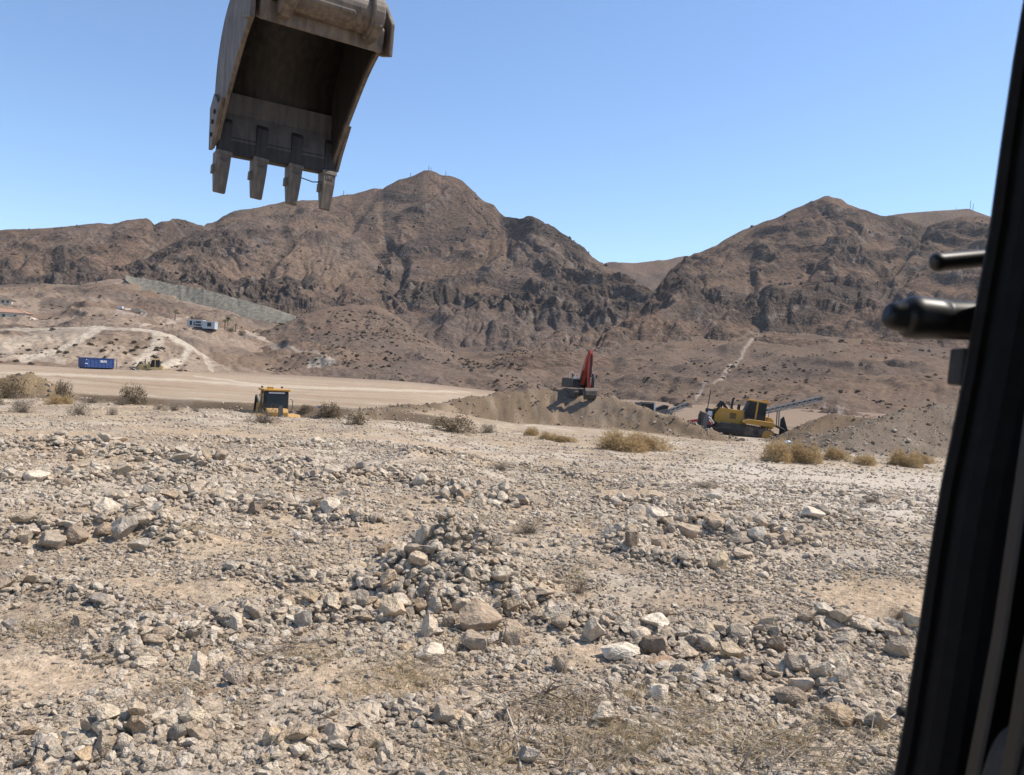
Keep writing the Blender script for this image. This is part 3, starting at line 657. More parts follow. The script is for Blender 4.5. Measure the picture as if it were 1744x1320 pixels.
# stones one can single out: centre pixel, width and height in pixels, tone, words
STONES = [
 (816, 1053, 80, 52, 'brown', 'largest grey-brown boulder perched on two flat stones in front of the rubble heap'),
 (808, 1097, 52, 30, 'grey', 'flat grey stone under the left of the largest boulder'), (840, 1091, 34, 24, 'cream', 'cream stone under the right edge of the largest boulder'),
 (668, 1040, 44, 42, 'yellowish', 'blocky pale stone at the left foot of the rubble heap'), (715, 1036, 26, 30, 'brown', 'small rounded brown stone right of the blocky pale stone'),
 (743, 1034, 30, 26, 'tan', 'rounded tan stone behind the pointed pale shard'), (784, 1037, 31, 30, 'yellowish', 'rounded yellowish stone touching the left of the largest boulder'),
 (763, 1058, 23, 28, 'tan', 'upright small tan stone between pale shard and largest boulder'), (728, 1071, 32, 42, 'white', 'pointed pale grey shard standing in front of the heap'),
 (868, 1034, 31, 30, 'brown', 'square brown block right behind the largest boulder'), (874, 1084, 40, 42, 'tan', 'upright tan stone right of the largest boulder'),
 (1012, 1076, 35, 40, 'tan', 'rounded tan stone standing alone right of the heap'), (955, 1062, 36, 24, 'brown', 'brown flat-topped stone at the right foot of the heap'),
 (720, 917, 30, 36, 'tan', 'tall stone standing on the crest of the rubble heap'), (656, 942, 32, 24, 'brown', 'square brown block at the upper left of the heap'), (733, 938, 38, 18, 'grey', 'flat grey stone just below the heap crest'),
 (1058, 1114, 66, 26, 'cream', 'long cream slab lying right of the rubble heap'), (1076, 924, 34, 34, 'dark', 'dark square block at the left end of the far right bank'),
 (955, 1133, 26, 32, 'tan', 'upright oval stone in front of the long cream slab'), (731, 1113, 56, 28, 'white', 'whitish lumpy rock in front of the pointed shard'),
 (753, 1222, 42, 38, 'tan', 'large tan stone beside the dead branch in the foreground'), (794, 1231, 31, 30, 'cream', 'cream stone right of the large tan foreground stone'), (868, 1221, 42, 28, 'brown', 'brown stone behind the fallen dead brush'),
 (899, 1292, 42, 34, 'white', 'bluish white block near the bottom by the dead branch'), (1025, 1222, 48, 36, 'cream', 'pale lumpy rock beyond the fallen brush'),
 (566, 1256, 50, 32, 'white', 'whitish rounded rock in the lower foreground left of the twigs'), (620, 1262, 46, 34, 'cream', 'cream rock right of the whitish rounded rock'),
 (397, 1152, 42, 44, 'white', 'round whitish boulder with dark base in the left foreground'), (332, 1132, 48, 30, 'cream', 'pale slanting slab left of the round whitish boulder'), (514, 1057, 31, 38, 'grey', 'tall grey stone left of the heap row'),
 (133, 1060, 32, 24, 'brown', 'triangular brown stone on bare soil at left'), (166, 1024, 40, 22, 'grey', 'grey flat-sided stone behind the triangular brown stone'),
 (176, 1270, 33, 36, 'tan', 'tall tan stone in the bottom left row'), (141, 1287, 46, 22, 'yellowish', 'flat yellowish slab at the left end of the bottom left row'), (208, 1269, 32, 28, 'cream', 'pale stone in the middle of the bottom left row'),
 (299, 1252, 32, 30, 'grey', 'grey stone leaning left in the trio at lower left'), (319, 1243, 28, 26, 'tan', 'round stone on top of the trio at lower left'), (334, 1256, 37, 24, 'brown', 'brown stone at the right of the trio at lower left'), (376, 1280, 40, 24, 'tan', 'long tan stone right of the lower left trio'),
 (1115, 1103, 50, 34, 'dark', 'dark porous rock left in the row by the cab pillar'), (1123, 1129, 48, 20, 'reddish', 'reddish flat stone below the dark porous rock'), (1258, 1079, 40, 26, 'dark', 'dark angular stone topping the row by the cab pillar'),
 (1247, 1115, 46, 32, 'yellowish', 'rounded yellowish stone leaning in the row by the pillar'), (1206, 1097, 44, 28, 'tan', 'tan block left of the rounded yellowish stone'), (1170, 1111, 42, 18, 'cream', 'thin cream slab left of the tan block'), (1323, 1100, 32, 30, 'brown', 'brown stone in the middle of the row by the pillar'),
 (1420, 1066, 56, 24, 'brown', 'long brown boulder at the far edge of the pillar row'), (1540, 1104, 50, 38, 'tan', 'big flat-faced tan boulder beside the cab pillar'), (1442, 1091, 44, 24, 'tan', 'tan oblong stone right in the pillar row'), (1470, 1067, 44, 20, 'cream', 'low cream stone next to the long brown boulder'), (1527, 1070, 34, 24, 'grey', 'grey humped stone behind the flat-faced boulder'),
 (1399, 1147, 40, 36, 'cream', 'pale wedge-shaped stone below the pillar row'), (1437, 1154, 34, 32, 'tan', 'lumpy tan stone right of the pale wedge'), (1436, 1224, 62, 36, 'yellowish', 'long yellowish boulder in the right foreground'), (1349, 1190, 52, 28, 'brown', 'brown rough rock left above the long yellowish boulder'), (1123, 1184, 38, 32, 'white', 'white stone in the foreground below the reddish flat stone'), (1273, 1149, 40, 24, 'tan', 'tan pyramid-shaped stone below the pillar row'), (1504, 1233, 24, 28, 'grey', 'small bluish grey stone right of the long yellowish boulder'),
 (82, 924, 44, 32, 'tan', 'large tan block in the left rubble cluster'), (127, 912, 36, 34, 'brown', 'squarish brown block in the left rubble cluster'), (205, 902, 42, 44, 'grey', 'tall grey boulder topping the left rubble cluster'), (37, 917, 26, 26, 'cream', 'small pale stone at the left end of the left cluster'), (234, 930, 36, 24, 'grey', 'low grey stone in front of the tall grey boulder'), (170, 905, 32, 22, 'brown', 'brown stone between the two biggest of the left cluster'), (246, 888, 30, 26, 'cream', 'cream stone behind the tall grey boulder'),
 (57, 812, 42, 22, 'white', 'bright white rock at the far left of the field'), (508, 914, 20, 16, 'white', 'bright white stone alone on bare soil left of the heap'), (384, 840, 34, 20, 'white', 'pale rock beyond the left rubble rows'), (431, 867, 24, 20, 'brown', 'brown block in the middle left rubble row'), (516, 871, 24, 18, 'tan', 'tan block at the right of the middle left row'),
 (790, 846, 28, 20, 'brown', 'dark brown stone at the right end of the far middle row'), (775, 836, 18, 22, 'cream', 'upright pale stone next to the dark brown one in the far row'), (190, 752, 44, 9, 'cream', 'long flat pale slab on the farthest left bank'), (130, 770, 24, 20, 'tan', 'upright tan stone on the farthest left bank'),
 (1122, 927, 36, 24, 'brown', 'brown stone second from left in the right bank'), (1174, 908, 42, 24, 'tan', 'broad tan boulder in the right bank'), (1264, 917, 40, 20, 'grey', 'grey rounded boulder in the right bank'), (1292, 911, 38, 24, 'cream', 'pale boulder beside the grey one in the right bank'), (1226, 957, 34, 34, 'yellowish', 'leaning yellowish slab at the front of the right bank'), (1264, 945, 34, 18, 'tan', 'tan stone right of the leaning slab'), (1386, 876, 42, 20, 'cream', 'pale long boulder far right in the bank'), (1438, 873, 26, 16, 'brown', 'brown boulder right of the pale long one'), (1338, 917, 28, 18, 'brown', 'brown stone at the right end of the bank'),
]
for i, (cx, cy, w, h, tone, words) in enumerate(STONES):
    hit, D = ground_hit(cx, cy + h * .42)
    sw = w / F0 * D; sh = h / F0 * D * 1.15; r2 = random.Random(i * 7 + 1)
    P_ = (hit[0], hit[1] + sw * .22, hit[2] + sh * .36)
    put_stone(words, P_, (r2.gauss(0, .14), r2.gauss(0, .14), r2.uniform(-.5, .5) + (0 if i % 2 else math.pi)), (sw, sw * r2.uniform(.7, 1.0), sh), BIG[(i * 5 + i // 16) % 16], tone, 'stones that stand out in the rubble')
# the other cobbles are told apart by the nearest stone that stands out
import re
def short(w):
    return re.split(r' (?:perched|under|at|in|on|right|left|behind|touching|standing|between|lying|beside|near|beyond|with|topping|leaning|below|of|next|alone|second|far|topmost) ', w)[0]
SX = np.array([s_[0] for s_ in STONES], float); SY = np.array([s_[1] for s_ in STONES], float); used = {}
ORD = ['', 'second ', 'third ', 'fourth ', 'fifth ', 'sixth ', 'seventh ', 'eighth ', 'ninth ', 'tenth ']
rows_ = []; seen_ = set()
for k in ind:
    d2 = (SX - px_[k]) ** 2 + ((SY - py_[k]) * 1.6) ** 2; j = int(np.argmin(d2)); dx, dy = px_[k] - SX[j], (py_[k] - SY[j]) * 1.6
    side = ('right of' if dx > 0 else 'left of') if abs(dx) > abs(dy) else ('in front of' if dy > 0 else 'behind')
    tone = ['tan', 'tan', 'grey', 'cream', 'brown', 'tan', 'yellowish'][k % 7]; rows_.append((float(d2[j]), int(k), j, side, tone))
for d2, k, j, side, tone in sorted(rows_):
    key = (j, side, tone); n_ = used.get(key, 0); used[key] = n_ + 1
    words = '%s%s cobble %s the %s' % (ORD[min(n_, 9)], tone, side, ' '.join(short(STONES[j][5]).split()[:8]))
    if n_: words += ', counting outward'
    if [short(s_[5]) for s_ in STONES].count(short(STONES[j][5])) > 1: words += ' ' + region(px_[k], py_[k]).split(' of the')[0]
    words = ' '.join(words.split()[:16])
    while words in seen_: words = 'farther ' + words
    seen_.add(words); words = ' '.join(words.split()[:16])
    put_stone(words, cob[0][k], cob[1][k], cob[2][k], BIG[k % 16] if app[k] > .017 else MID[k % 14], tone, 'cobbles ' + region(px_[k], py_[k]))
M['clod'] = rock_mat('mound_clod', [(.14, .105, .072), (.24, .185, .13), (.46, .38, .29), (.20, .15, .10)], 2, .05)
HBM = [rock_mesh('clod', 350 + i, 2, M['clod']) for i in range(6)]
# pale pebbles and clods on the spoil mounds
x, y = sample(9000, 52, 100, 0); h0 = np.maximum.reduce([ridge_h(x, y, q, s_, .8) for q, s_ in ((MOUND_L, .5), (MOUND_A, .52), (MOUND_B, .42), (PILE_L, .62))]); z = gz(x, y); k = (h0 > z - .8); x, y, z = x[k], y[k], z[k]
sz = .09 * 4.2 ** (rng.rand(len(x)) ** 2.5)
scatter('mound_stones', np.stack([x, y, z + sz * .15], 1), rng.uniform(0, 6, (len(x), 3)), np.stack([sz * 1.2, sz, sz * .8], 1), HBM, label='pale stones and clods on the spoil mounds')

# ------------------------------------------------------------------ vegetation
def leaf_mat(name, c0, c1, trans=.25):
    mt, nt, nd, lk, p = newmat(name)
    n = pos_noise(nt, 3.0, 2, .6, obj=True); c = ramp(nt, n.outputs['Fac'], [(.3, c0), (.7, c1)])
    lk.new(c, p.inputs['Base Color']); p.inputs['Roughness'].default_value = .9; p.inputs['Specular IOR Level'].default_value = .1
    t = N(nt, 'ShaderNodeBsdfTranslucent'); lk.new(c, t.inputs[0]); mx = N(nt, 'ShaderNodeMixShader'); mx.inputs[0].default_value = trans
    lk.new(p.outputs[0], mx.inputs[1]); lk.new(t.outputs[0], mx.inputs[2]); lk.new(mx.outputs[0], nd['Material Output'].inputs[0]); return mt
M['gold'] = leaf_mat('golden_dry_twigs', (.42, .285, .135), (.54, .40, .22), .3)
M['creosote'] = leaf_mat('olive_desert_leaves', (.135, .102, .06), (.215, .16, .095), .2)
M['greyshrub'] = leaf_mat('grey_brown_twigs', (.15, .12, .09), (.25, .205, .15), .2)
M['twig'] = leaf_mat('dead_wood', (.20, .155, .11), (.36, .29, .215), .0)
M['paletwig'] = leaf_mat('bleached_wood', (.42, .35, .27), (.56, .49, .39), .0)
M['grass'] = leaf_mat('dry_grass', (.36, .27, .15), (.52, .41, .25), .3)
def ribbons(pts, wid, rs):
    """bent flat ribbons: pts (n,k,3), wid (n,)"""
    n, k = pts.shape[:2]; d = np.gradient(pts, axis=1); sd = np.cross(d, rs.randn(n, 1, 3)); sd /= np.linalg.norm(sd, axis=-1, keepdims=True) + 1e-9
    w = wid[:, None, None] * np.linspace(1, .35, k)[None, :, None]
    V = np.stack([pts - sd * w / 2, pts + sd * w / 2], 2).reshape(-1, 3)
    i = np.arange(n * k).reshape(n, k)[:, :-1].reshape(-1) * 2
    return V, np.stack([i, i + 1, i + 3, i + 2], 1)
def poly_mesh(name, V, Fq, mat):
    me = bpy.data.meshes.new(name); me.vertices.add(len(V)); me.vertices.foreach_set('co', V.astype(np.float32).reshape(-1))
    me.loops.add(Fq.size); me.loops.foreach_set('vertex_index', Fq.reshape(-1).astype(np.int32)); me.polygons.add(len(Fq)); me.polygons.foreach_set('loop_start', np.arange(0, Fq.size, 4, dtype=np.int32))
    me.update(calc_edges=True); me.materials.append(mat); return me
def bush_parts(seed, kind):
    """unit bush, radius 1 and height 1: stems and foliage meshes"""
    rs = np.random.RandomState(seed); lob = 5
    cx = rs.uniform(-.55, .55, lob); cyy = rs.uniform(-.45, .45, lob); cr = rs.uniform(.35, .6, lob); ch = rs.uniform(.65, 1.0, lob)
    def shell(n, lo=.55):
        j = rs.randint(0, lob, n); u = rs.randn(n, 3); u /= np.linalg.norm(u, axis=1, keepdims=True); u[:, 2] = np.abs(u[:, 2])
        r = rs.uniform(lo, 1.04, n) ** .6 * (1 + .12 * rs.randn(n))
        return np.stack([cx[j] + u[:, 0] * cr[j] * r, cyy[j] + u[:, 1] * cr[j] * r, u[:, 2] * ch[j] * r], 1), u
    ns = {'gold': 160, 'creo': 70, 'grey': 120}[kind]
    tip, _ = shell(ns, .8); b = rs.normal(0, .16, (ns, 3)); b[:, 2] = 0; t = np.linspace(0, 1, 5)[None, :, None]
    mid = (b + tip) / 2 + rs.normal(0, .1, (ns, 3)); st = (1 - t) ** 2 * b[:, None] + 2 * t * (1 - t) * mid[:, None] + t ** 2 * tip[:, None]
    sv, sf = ribbons(st, np.full(ns, .022), rs)
    nl, ll, lw = {'gold': (5200, .14, .019), 'creo': (1500, .075, .035), 'grey': (1500, .13, .012)}[kind]
    p0, u = shell(nl, .35 if kind == 'gold' else .5)
    dr = u + rs.normal(0, .7, (nl, 3)); dr /= np.linalg.norm(dr, axis=1, keepdims=True); L = ll * rs.uniform(.5, 1.4, nl)
    p0[:, 2] = np.maximum(p0[:, 2], .02); pts = p0[:, None] + dr[:, None] * np.linspace(0, 1, 3)[None, :, None] * L[:, None, None]; pts[:, 2, :] += rs.normal(0, .02, (nl, 3)); pts[..., 2] = np.maximum(pts[..., 2], .005)
    lv, lf = ribbons(pts, lw * rs.uniform(.6, 1.5, nl), rs)
    mt = {'gold': M['gold'], 'creo': M['creosote'], 'grey': M['greyshrub']}[kind]
    return poly_mesh('stems', sv, sf, M['twig']), poly_mesh('foliage', lv, lf, mt)
BUSH = {k: [bush_parts(s + 10 * i, k) for i in range(3)] for s, k in ((400, 'gold'), (500, 'creo'), (600, 'grey'))}
def bush(name, px, py, w, h, kind, label, cat_, group, i, D=None):
    if D is None: P_, D = ground_hit(px, py)
    else: P_ = at(np.array(float(px)), np.array(float(py)), D)
    o = empty(name, (P_[0], P_[1], P_[2] - .03), (0, 0, (i * 2.1) % 6.28)); s = w / F0 * D / 2; hh = h / F0 * D * 1.15; o.scale = (s / .85, s / .85, hh)
    a, b = BUSH[kind][i % 3]; link(bpy.data.objects.new('stems', a), o); link(bpy.data.objects.new('foliage', b), o)
    return tag(o, label, cat_, group)
G1 = 'golden dry bushes at the far edge of the field'
for i, (px, py, w, h, lb) in enumerate([(1062, 767, 84, 30, 'golden dry bush at the foot of the excavator mound, left of the joined pair'), (1112, 769, 78, 30, 'golden dry bush at the foot of the excavator mound, right of the joined pair'), (1325, 787, 62, 36, 'golden dry bush in front of the large bulldozer, left half of the clump'), (1370, 787, 60, 32, 'golden dry bush in front of the large bulldozer, right half of the clump'),
   (1434, 786, 46, 24, 'rounded golden bush right of the clump before the bulldozer'), (1475, 791, 46, 16, 'low golden bush between two rounder ones at right'), (1543, 794, 54, 26, 'golden bush nearest to the cab pillar'), (1578, 790, 40, 18, 'small brownish bush at the foot of the gravel mound by the pillar'),
   (905, 742, 32, 14, 'small golden bush left of the excavator mound foot'), (935, 749, 34, 12, 'small flat golden bush in the middle of the low three'), (968, 753, 40, 11, 'low golden tuft just left of the big golden pair'), (100, 688, 46, 15, 'low golden bush in front of the brown soil pile')]):
    bush('dry_bush', px, py, w, h, 'gold', lb, 'bush', G1, i)
G2 = 'desert shrubs along the left brink of the field'
for i, (px, py, w, h, kd, lb) in enumerate([(22, 678, 60, 34, 'creo', 'olive shrub in front of the brown soil pile'), (-8, 690, 30, 26, 'creo', 'olive shrub cut off by the left edge of the view'), (106, 678, 34, 32, 'creo', 'tall open shrub at the right end of the soil pile'), (160, 686, 28, 14, 'grey', 'small rounded grey-brown shrub right of the soil pile'), (226, 688, 52, 34, 'creo', 'large olive shrub standing before the dark cut bank'), (207, 690, 26, 14, 'grey', 'grey shrub at the foot of the large olive shrub'),
   (140, 707, 36, 24, 'grey', 'brown spreading shrub in the pale gravel at left'), (192, 707, 22, 14, 'grey', 'thin pale shrub right of the brown spreading one'), (38, 702, 44, 24, 'grey', 'sparse wispy shrub at far left in the gravel'), (300, 699, 30, 13, 'grey', 'low brown shrub beyond the pale gravel'), (272, 697, 22, 10, 'grey', 'small tuft left of the low brown shrub'), (333, 701, 20, 9, 'grey', 'tiny shrub between low brown shrub and yellow dozer'),
   (455, 720, 58, 26, 'grey', 'twiggy grey shrub in front of the half hidden yellow dozer'), (560, 708, 42, 24, 'creo', 'olive shrub beside the blue survey ribbon'), (522, 702, 30, 14, 'creo', 'small shrub right of the half hidden yellow dozer'), (610, 723, 36, 22, 'creo', 'olive brown shrub right of the survey ribbon'), (768, 735, 84, 30, 'creo', 'broad olive shrub in front of the spoil mound'), (830, 737, 34, 16, 'grey', 'small grey shrub right of the broad olive one'), (1100, 800, 26, 8, 'grey', 'low tuft on pale ground below the golden pair')]):
    bush('desert_shrub', px, py, w, h, kd, lb, 'shrub', G2, i)
G3 = 'dead tufts between the rubble rows'
for i, (px, py, w, h, lb) in enumerate([(905, 905, 60, 24, 'grey dead tuft behind the right side of the rubble heap'), (985, 1010, 44, 30, 'thin dead tuft on the right flank of the rubble heap'), (850, 800, 40, 14, 'brown tuft beyond the far middle rubble row'), (1200, 830, 50, 12, 'flat brown tuft beyond the right bank'), (1480, 855, 60, 12, 'flat straw tuft at far right of the field'), (1530, 1050, 50, 20, 'olive tuft behind the stones by the pillar')]):
    bush('dead_tuft', px, py, w, h, 'grey', lb, 'tuft', G3, i)
# hillside scrub, far too many to count
def hill_points(names, n, dens):
    out = []
    for nm, share in names:
        P = HILLS[nm]; R, K = P.shape[:2]; k = int(n * share); i = rng.randint(0, R - 1, k); j = rng.randint(0, K - 1, k); u = rng.rand(k, 1); v = rng.rand(k, 1)
        q = (P[i, j] * (1 - u) + P[i + 1, j] * u) * (1 - v) + P[i, j + 1] * v * (1 - u) + P[i + 1, j + 1] * u * v
        out.append(q[rng.rand(k) < np.clip(dens - .05 + 1.1 * fbm(q[:, 0] / 38, q[:, 1] / 38, 4, 77), .02, 1)])
    return np.concatenate(out)
M['scrub'] = leaf_mat('hill_scrub_twigs', (.10, .08, .058), (.17, .135, .095), .15)
def tuft_mesh(seed, mat, n=70):
    rs = np.random.RandomState(seed); u = rs.randn(n, 3); u /= np.linalg.norm(u, axis=1, keepdims=True); u[:, 2] = np.abs(u[:, 2])
    p0 = u * rs.uniform(.25, .5, (n, 1)) * [1, 1, 1.0]; dr = rs.randn(n, 3); dr /= np.linalg.norm(dr, axis=1, keepdims=True)
    pts = p0[:, None] + dr[:, None] * np.linspace(-.5, .5, 2)[None, :, None] * .34; v, f = ribbons(pts, np.full(n, .2), rs); return poly_mesh('scrub', v, f, mat)
SCRUB = [tuft_mesh(700 + i, M['creosote'] if i == 0 else M['scrub']) for i in range(5)]
q = hill_points([('alluvial_slope', .34), ('centre_foothill', .18), ('left_rising_ground', .16), ('road_hill', .04), ('right_mountain', .10)], 22000, .2)
s = .35 * 3.6 ** (rng.rand(len(q)) ** 1.8) * (1 + np.hypot(q[:, 0], q[:, 1]) / 900)
scatter('hillside_scrub', q, np.stack([s * 0, s * 0, rng.uniform(0, 6.28, len(q))], 1), np.stack([s, s, s * .8], 1), SCRUB, label='dark desert scrub dotted over the hillsides')
q = hill_points([('alluvial_slope', .15), ('centre_foothill', .1), ('main_mountain', .3), ('right_mountain', .25), ('mountain_shoulder', .1), ('left_rocky_hill', .1)], 22000, .3)
s = .7 * 5 ** (rng.rand(len(q)) ** 2.5) * np.clip(np.hypot(q[:, 0], q[:, 1]) / 500, .5, 1.5)
M['boulder'] = rock_mat('hillside_boulder', [tuple(C_ROCK * 1.1), tuple(C_VARN), tuple(C_GREY * 1.2), tuple(C_TAN)], 2, .1)
HB = [rock_mesh('boulder', 800 + i, 2, M['boulder']) for i in range(8)]
scatter('hillside_boulders', q, rng.uniform(0, 6, (len(q), 3)), np.stack([s * 1.2, s, s * .8], 1), HB, label='boulders and scree strewn over the mountainsides')
# foreground dead twigs and grass
def tangle(seed, n, L, wid, mat, flat=.25):
    rs = np.random.RandomState(seed); b = rs.normal(0, .28, (n, 3)); b[:, 2] = np.abs(b[:, 2]) * .2; a = rs.uniform(0, 6.28, n); e = np.abs(rs.normal(0, flat, n))
    d = np.stack([np.cos(a) * np.cos(e), np.sin(a) * np.cos(e), np.sin(e)], 1); t = np.linspace(-.3, 1, 6)[None, :, None]; LL = L * rs.uniform(.4, 1.2, (n, 1, 1))
    cur = rs.normal(0, .25, (n, 1, 3)); cur[..., 2] *= .4; pts = b[:, None] + (d[:, None] * t + cur * t * t) * LL; pts[..., 2] = np.abs(pts[..., 2]) + .01
    m_ = MB()
    for k in range(n): m_.tube(pts[k], [wid * q_ for q_ in np.linspace(1, .35, 6) * rs.uniform(.6, 1.2)], 4, False)
    return m_.mesh('twigs', mat)
TW = [tangle(900 + i, 34, .55, .006, M['twig']) for i in range(4)] + [tangle(910, 16, .5, .006, M['paletwig'])]
def blades(seed, n=60):
    rs = np.random.RandomState(seed); b = rs.normal(0, .12, (n, 3)); b[:, 2] = 0; d = rs.normal(0, .6, (n, 3)); d[:, 2] = 1; d /= np.linalg.norm(d, axis=1, keepdims=True)
    t = np.linspace(0, 1, 4)[None, :, None]; sg = rs.normal(0, .5, (n, 1, 3)); sg[..., 2] = -.4; pts = b[:, None] + (d[:, None] * t + sg * t * t) * rs.uniform(.08, .26, (n, 1, 1)); v, f = ribbons(pts, np.full(n, .006), rs); return poly_mesh('blades', v, f, M['grass'])
GR = [blades(950 + i) for i in range(4)]
PATCH = [(500, 1110, .5, .5), (660, 1140, .8, .5), (1000, 1215, .6, .5), (1090, 1260, .9, .6), (1460, 1285, .8, .4), (590, 1305, .5, .25), (880, 1270, .8, .5), (1180, 1210, .6, .4), (1010, 1300, .8, .3), (760, 1290, .6, .3), (1330, 1300, .6, .3), (1490, 1180, .4, .3), (60, 1080, .5, .4), (310, 1180, .5, .3)]
def patch_pts(n, spread=1.0):
    out = []
    for a, b, w, h in PATCH:
        c_, _ = ground_hit(a, b); k = int(n * w * h * 2.2); out.append(np.stack([c_[0] + rng.normal(0, w * .5 * spread, k), c_[1] + rng.normal(0, h * .6 * spread, k)], 1))
    q = np.concatenate(out); return np.stack([q[:, 0], q[:, 1], gz(q[:, 0], q[:, 1])], 1)
q = patch_pts(3.3); k = len(q); scatter('dead_twigs', q + [0, 0, .015], np.stack([rng.normal(0, .12, k), rng.normal(0, .12, k), rng.uniform(0, 6.28, k)], 1), rng.uniform(.4, .95, (k, 1)) * np.ones((1, 3)), TW, label='dead brush twigs lying on the foreground stones')
q = patch_pts(9, 1.0); x, y = sample(500, 6.3, 30); w_ = (fbm(x * .5, y * .5, 3, 88) > .25); q = np.concatenate([q, np.stack([x[w_], y[w_], gz(x[w_], y[w_])], 1)])
k = len(q); scatter('dry_grass', q, np.stack([rng.normal(0, .2, k), rng.normal(0, .2, k), rng.uniform(0, 6.28, k)], 1), rng.uniform(.5, 1.2, (k, 1)) * np.ones((1, 3)), GR, label='short straw coloured dry grass between the stones')
def branch(pts, r, mat, label, side=3, seed=0):
    m_ = MB(); rs = random.Random(seed); P_ = []
    for (a, b, dz) in pts:
        h_, D = ground_hit(a, b); P_.append(Vector((h_[0], h_[1], h_[2] + dz)))
    m_.tube(P_, [r * (1 - .6 * i / (len(P_) - 1)) for i in range(len(P_))], 6)
    o = m_.build('dead_branch', mat, smooth=True); 
    for k in range(side):
        i = rs.randrange(1, len(P_) - 1); d = Vector((rs.uniform(-1, 1), rs.uniform(-.6, .6), rs.uniform(.1, .5))).normalized() * rs.uniform(.15, .4)
        q_ = MB(); q_.tube([P_[i], P_[i] + d * .5 + Vector((0, 0, .02)), P_[i] + d], [r * .6, r * .45, r * .2], 5); q_.build('side_twig', mat, o, smooth=True)
    return tag(o, label, 'branch', 'dead branches in the foreground')
branch([(886, 1318, .05), (880, 1275, .09), (862, 1230, .12), (845, 1215, .14), (806, 1205, .16)], .012, M['paletwig'], 'bleached forked branch standing up from the bottom middle foreground', 4, 1)
branch([(740, 1262, .03), (790, 1285, .05), (860, 1300, .05), (960, 1305, .05), (1050, 1290, .04), (1080, 1275, .03)], .011, M['twig'], 'long brown branch arching across the bottom foreground', 5, 2)
branch([(885, 1205, .05), (930, 1195, .09), (960, 1205, .08), (985, 1235, .05)], .016, M['twig'], 'dark fallen brush stem beside the pale lumpy rock', 6, 3)
branch([(1495, 1245, .05), (1530, 1225, .08), (1560, 1220, .06)], .010, M['paletwig'], 'pale thin branch in front of the cab pillar', 3, 4)
branch([(1230, 1290, .03), (1260, 1315, .03), (1290, 1322, .03)], .010, M['twig'], 'short curved branch at lower right foreground', 2, 5)
# ------------------------------------------------------------------ paint and steel
def paint_mat(name, col, rough=.5, dust=.35, metal=0.0, dustcol=(.36, .28, .205), scale=2.5, spec=.4):
    mt, nt, nd, lk, p = newmat(name)
    n = pos_noise(nt, scale, 4, .7, obj=True); f = maprange(nt, n.outputs['Fac'], .4, .68, 0, dust * 1.6)
    g = N(nt, 'ShaderNodeNewGeometry'); s = N(nt, 'ShaderNodeSeparateXYZ'); lk.new(g.outputs['Normal'], s.inputs[0])
    up = maprange(nt, s.outputs[2], .2, 1, 0, dust * .9); ad = N(nt, 'ShaderNodeMath', operation='ADD', use_clamp=True); lk.new(f, ad.inputs[0]); lk.new(up, ad.inputs[1])
    c = mix(nt, ad.outputs[0], (*col, 1), (*dustcol, 1)); lk.new(c, p.inputs['Base Color'])
    lk.new(maprange(nt, ad.outputs[0], 0, .6, rough, .95), p.inputs['Roughness']); p.inputs['Metallic'].default_value = metal; p.inputs['Specular IOR Level'].default_value = spec
    return mt
M['yellow'] = paint_mat('yellow_machine_paint', (.54, .27, .022), .55, .30)
M['paleyellow'] = paint_mat('faded_yellow_paint', (.60, .42, .15), .6, .45)
M['red'] = paint_mat('red_machine_paint', (.34, .028, .015), .45, .08)
M['blackpaint'] = paint_mat('black_steel', (.016, .016, .018), .55, .03)
M['undercarriage'] = paint_mat('dusty_track_steel', (.04, .034, .028), .7, .22)
M['worn'] = paint_mat('worn_steel', (.30, .28, .26), .4, .25, .6)
M['greysteel'] = paint_mat('grey_steel', (.13, .13, .13), .5, .15)
M['trussgrey'] = paint_mat('pale_grey_truss', (.36, .36, .34), .6, .2)
M['whitepaint'] = paint_mat('white_paint', (.72, .72, .70), .5, .15)
M['blue'] = paint_mat('blue_container_paint', (.013, .052, .19), .5, .08)
M['stucco'] = paint_mat('pale_stucco', (.46, .50, .51), .9, .08, spec=.1)
M['cream'] = paint_mat('cream_stucco', (.60, .53, .42), .9, .1, spec=.1)
M['rooftile'] = paint_mat('terracotta_tile', (.36, .18, .11), .8, .25)
M['palmleaf'] = leaf_mat('palm_frond', (.05, .06, .025), (.11, .11, .05), .2)
M['trunk'] = paint_mat('palm_trunk', (.17, .13, .095), .9, .2)
def glass_mat():
    mt, nt, nd, lk, p = newmat('dark_cab_glass'); p.inputs['Base Color'].default_value = (.015, .02, .025, 1); p.inputs['Roughness'].default_value = .12; p.inputs['Specular IOR Level'].default_value = .25; return mt
M['glass'] = glass_mat()

# ------------------------------------------------------------------ bulldozers (x forward, y left, z up)
def track_loop(L, h, y, w, m_):
    r = h / 2; n = 9; pts = [(L / 2 - r + r * math.sin(math.pi * i / n), r - r * math.cos(math.pi * i / n)) for i in range(n + 1)]
    pts += [(-L / 2 + r - r * math.sin(math.pi * i / n), r + r * math.cos(math.pi * i / n)) for i in range(n + 1)]
    m_.prism(pts, y - w / 2, y + w / 2)
    P_ = [Vector((p[0], 0, p[1])) for p in pts] + [Vector((pts[0][0], 0, pts[0][1]))]; acc = 0; nxt = 0
    for a, b in zip(P_, P_[1:]):
        d = (b - a); l = d.length
        if l < 1e-6: continue
        t = d / l; nrm = Vector((t.z, 0, -t.x))
        while nxt <= acc + l:
            c = a + t * (nxt - acc); ang = math.atan2(t.z, t.x); m_.box((c + nrm * .03) + Vector((0, y, 0)), (.05, w * 1.02, .07), (0, -ang, 0)); nxt += .21
        acc += l
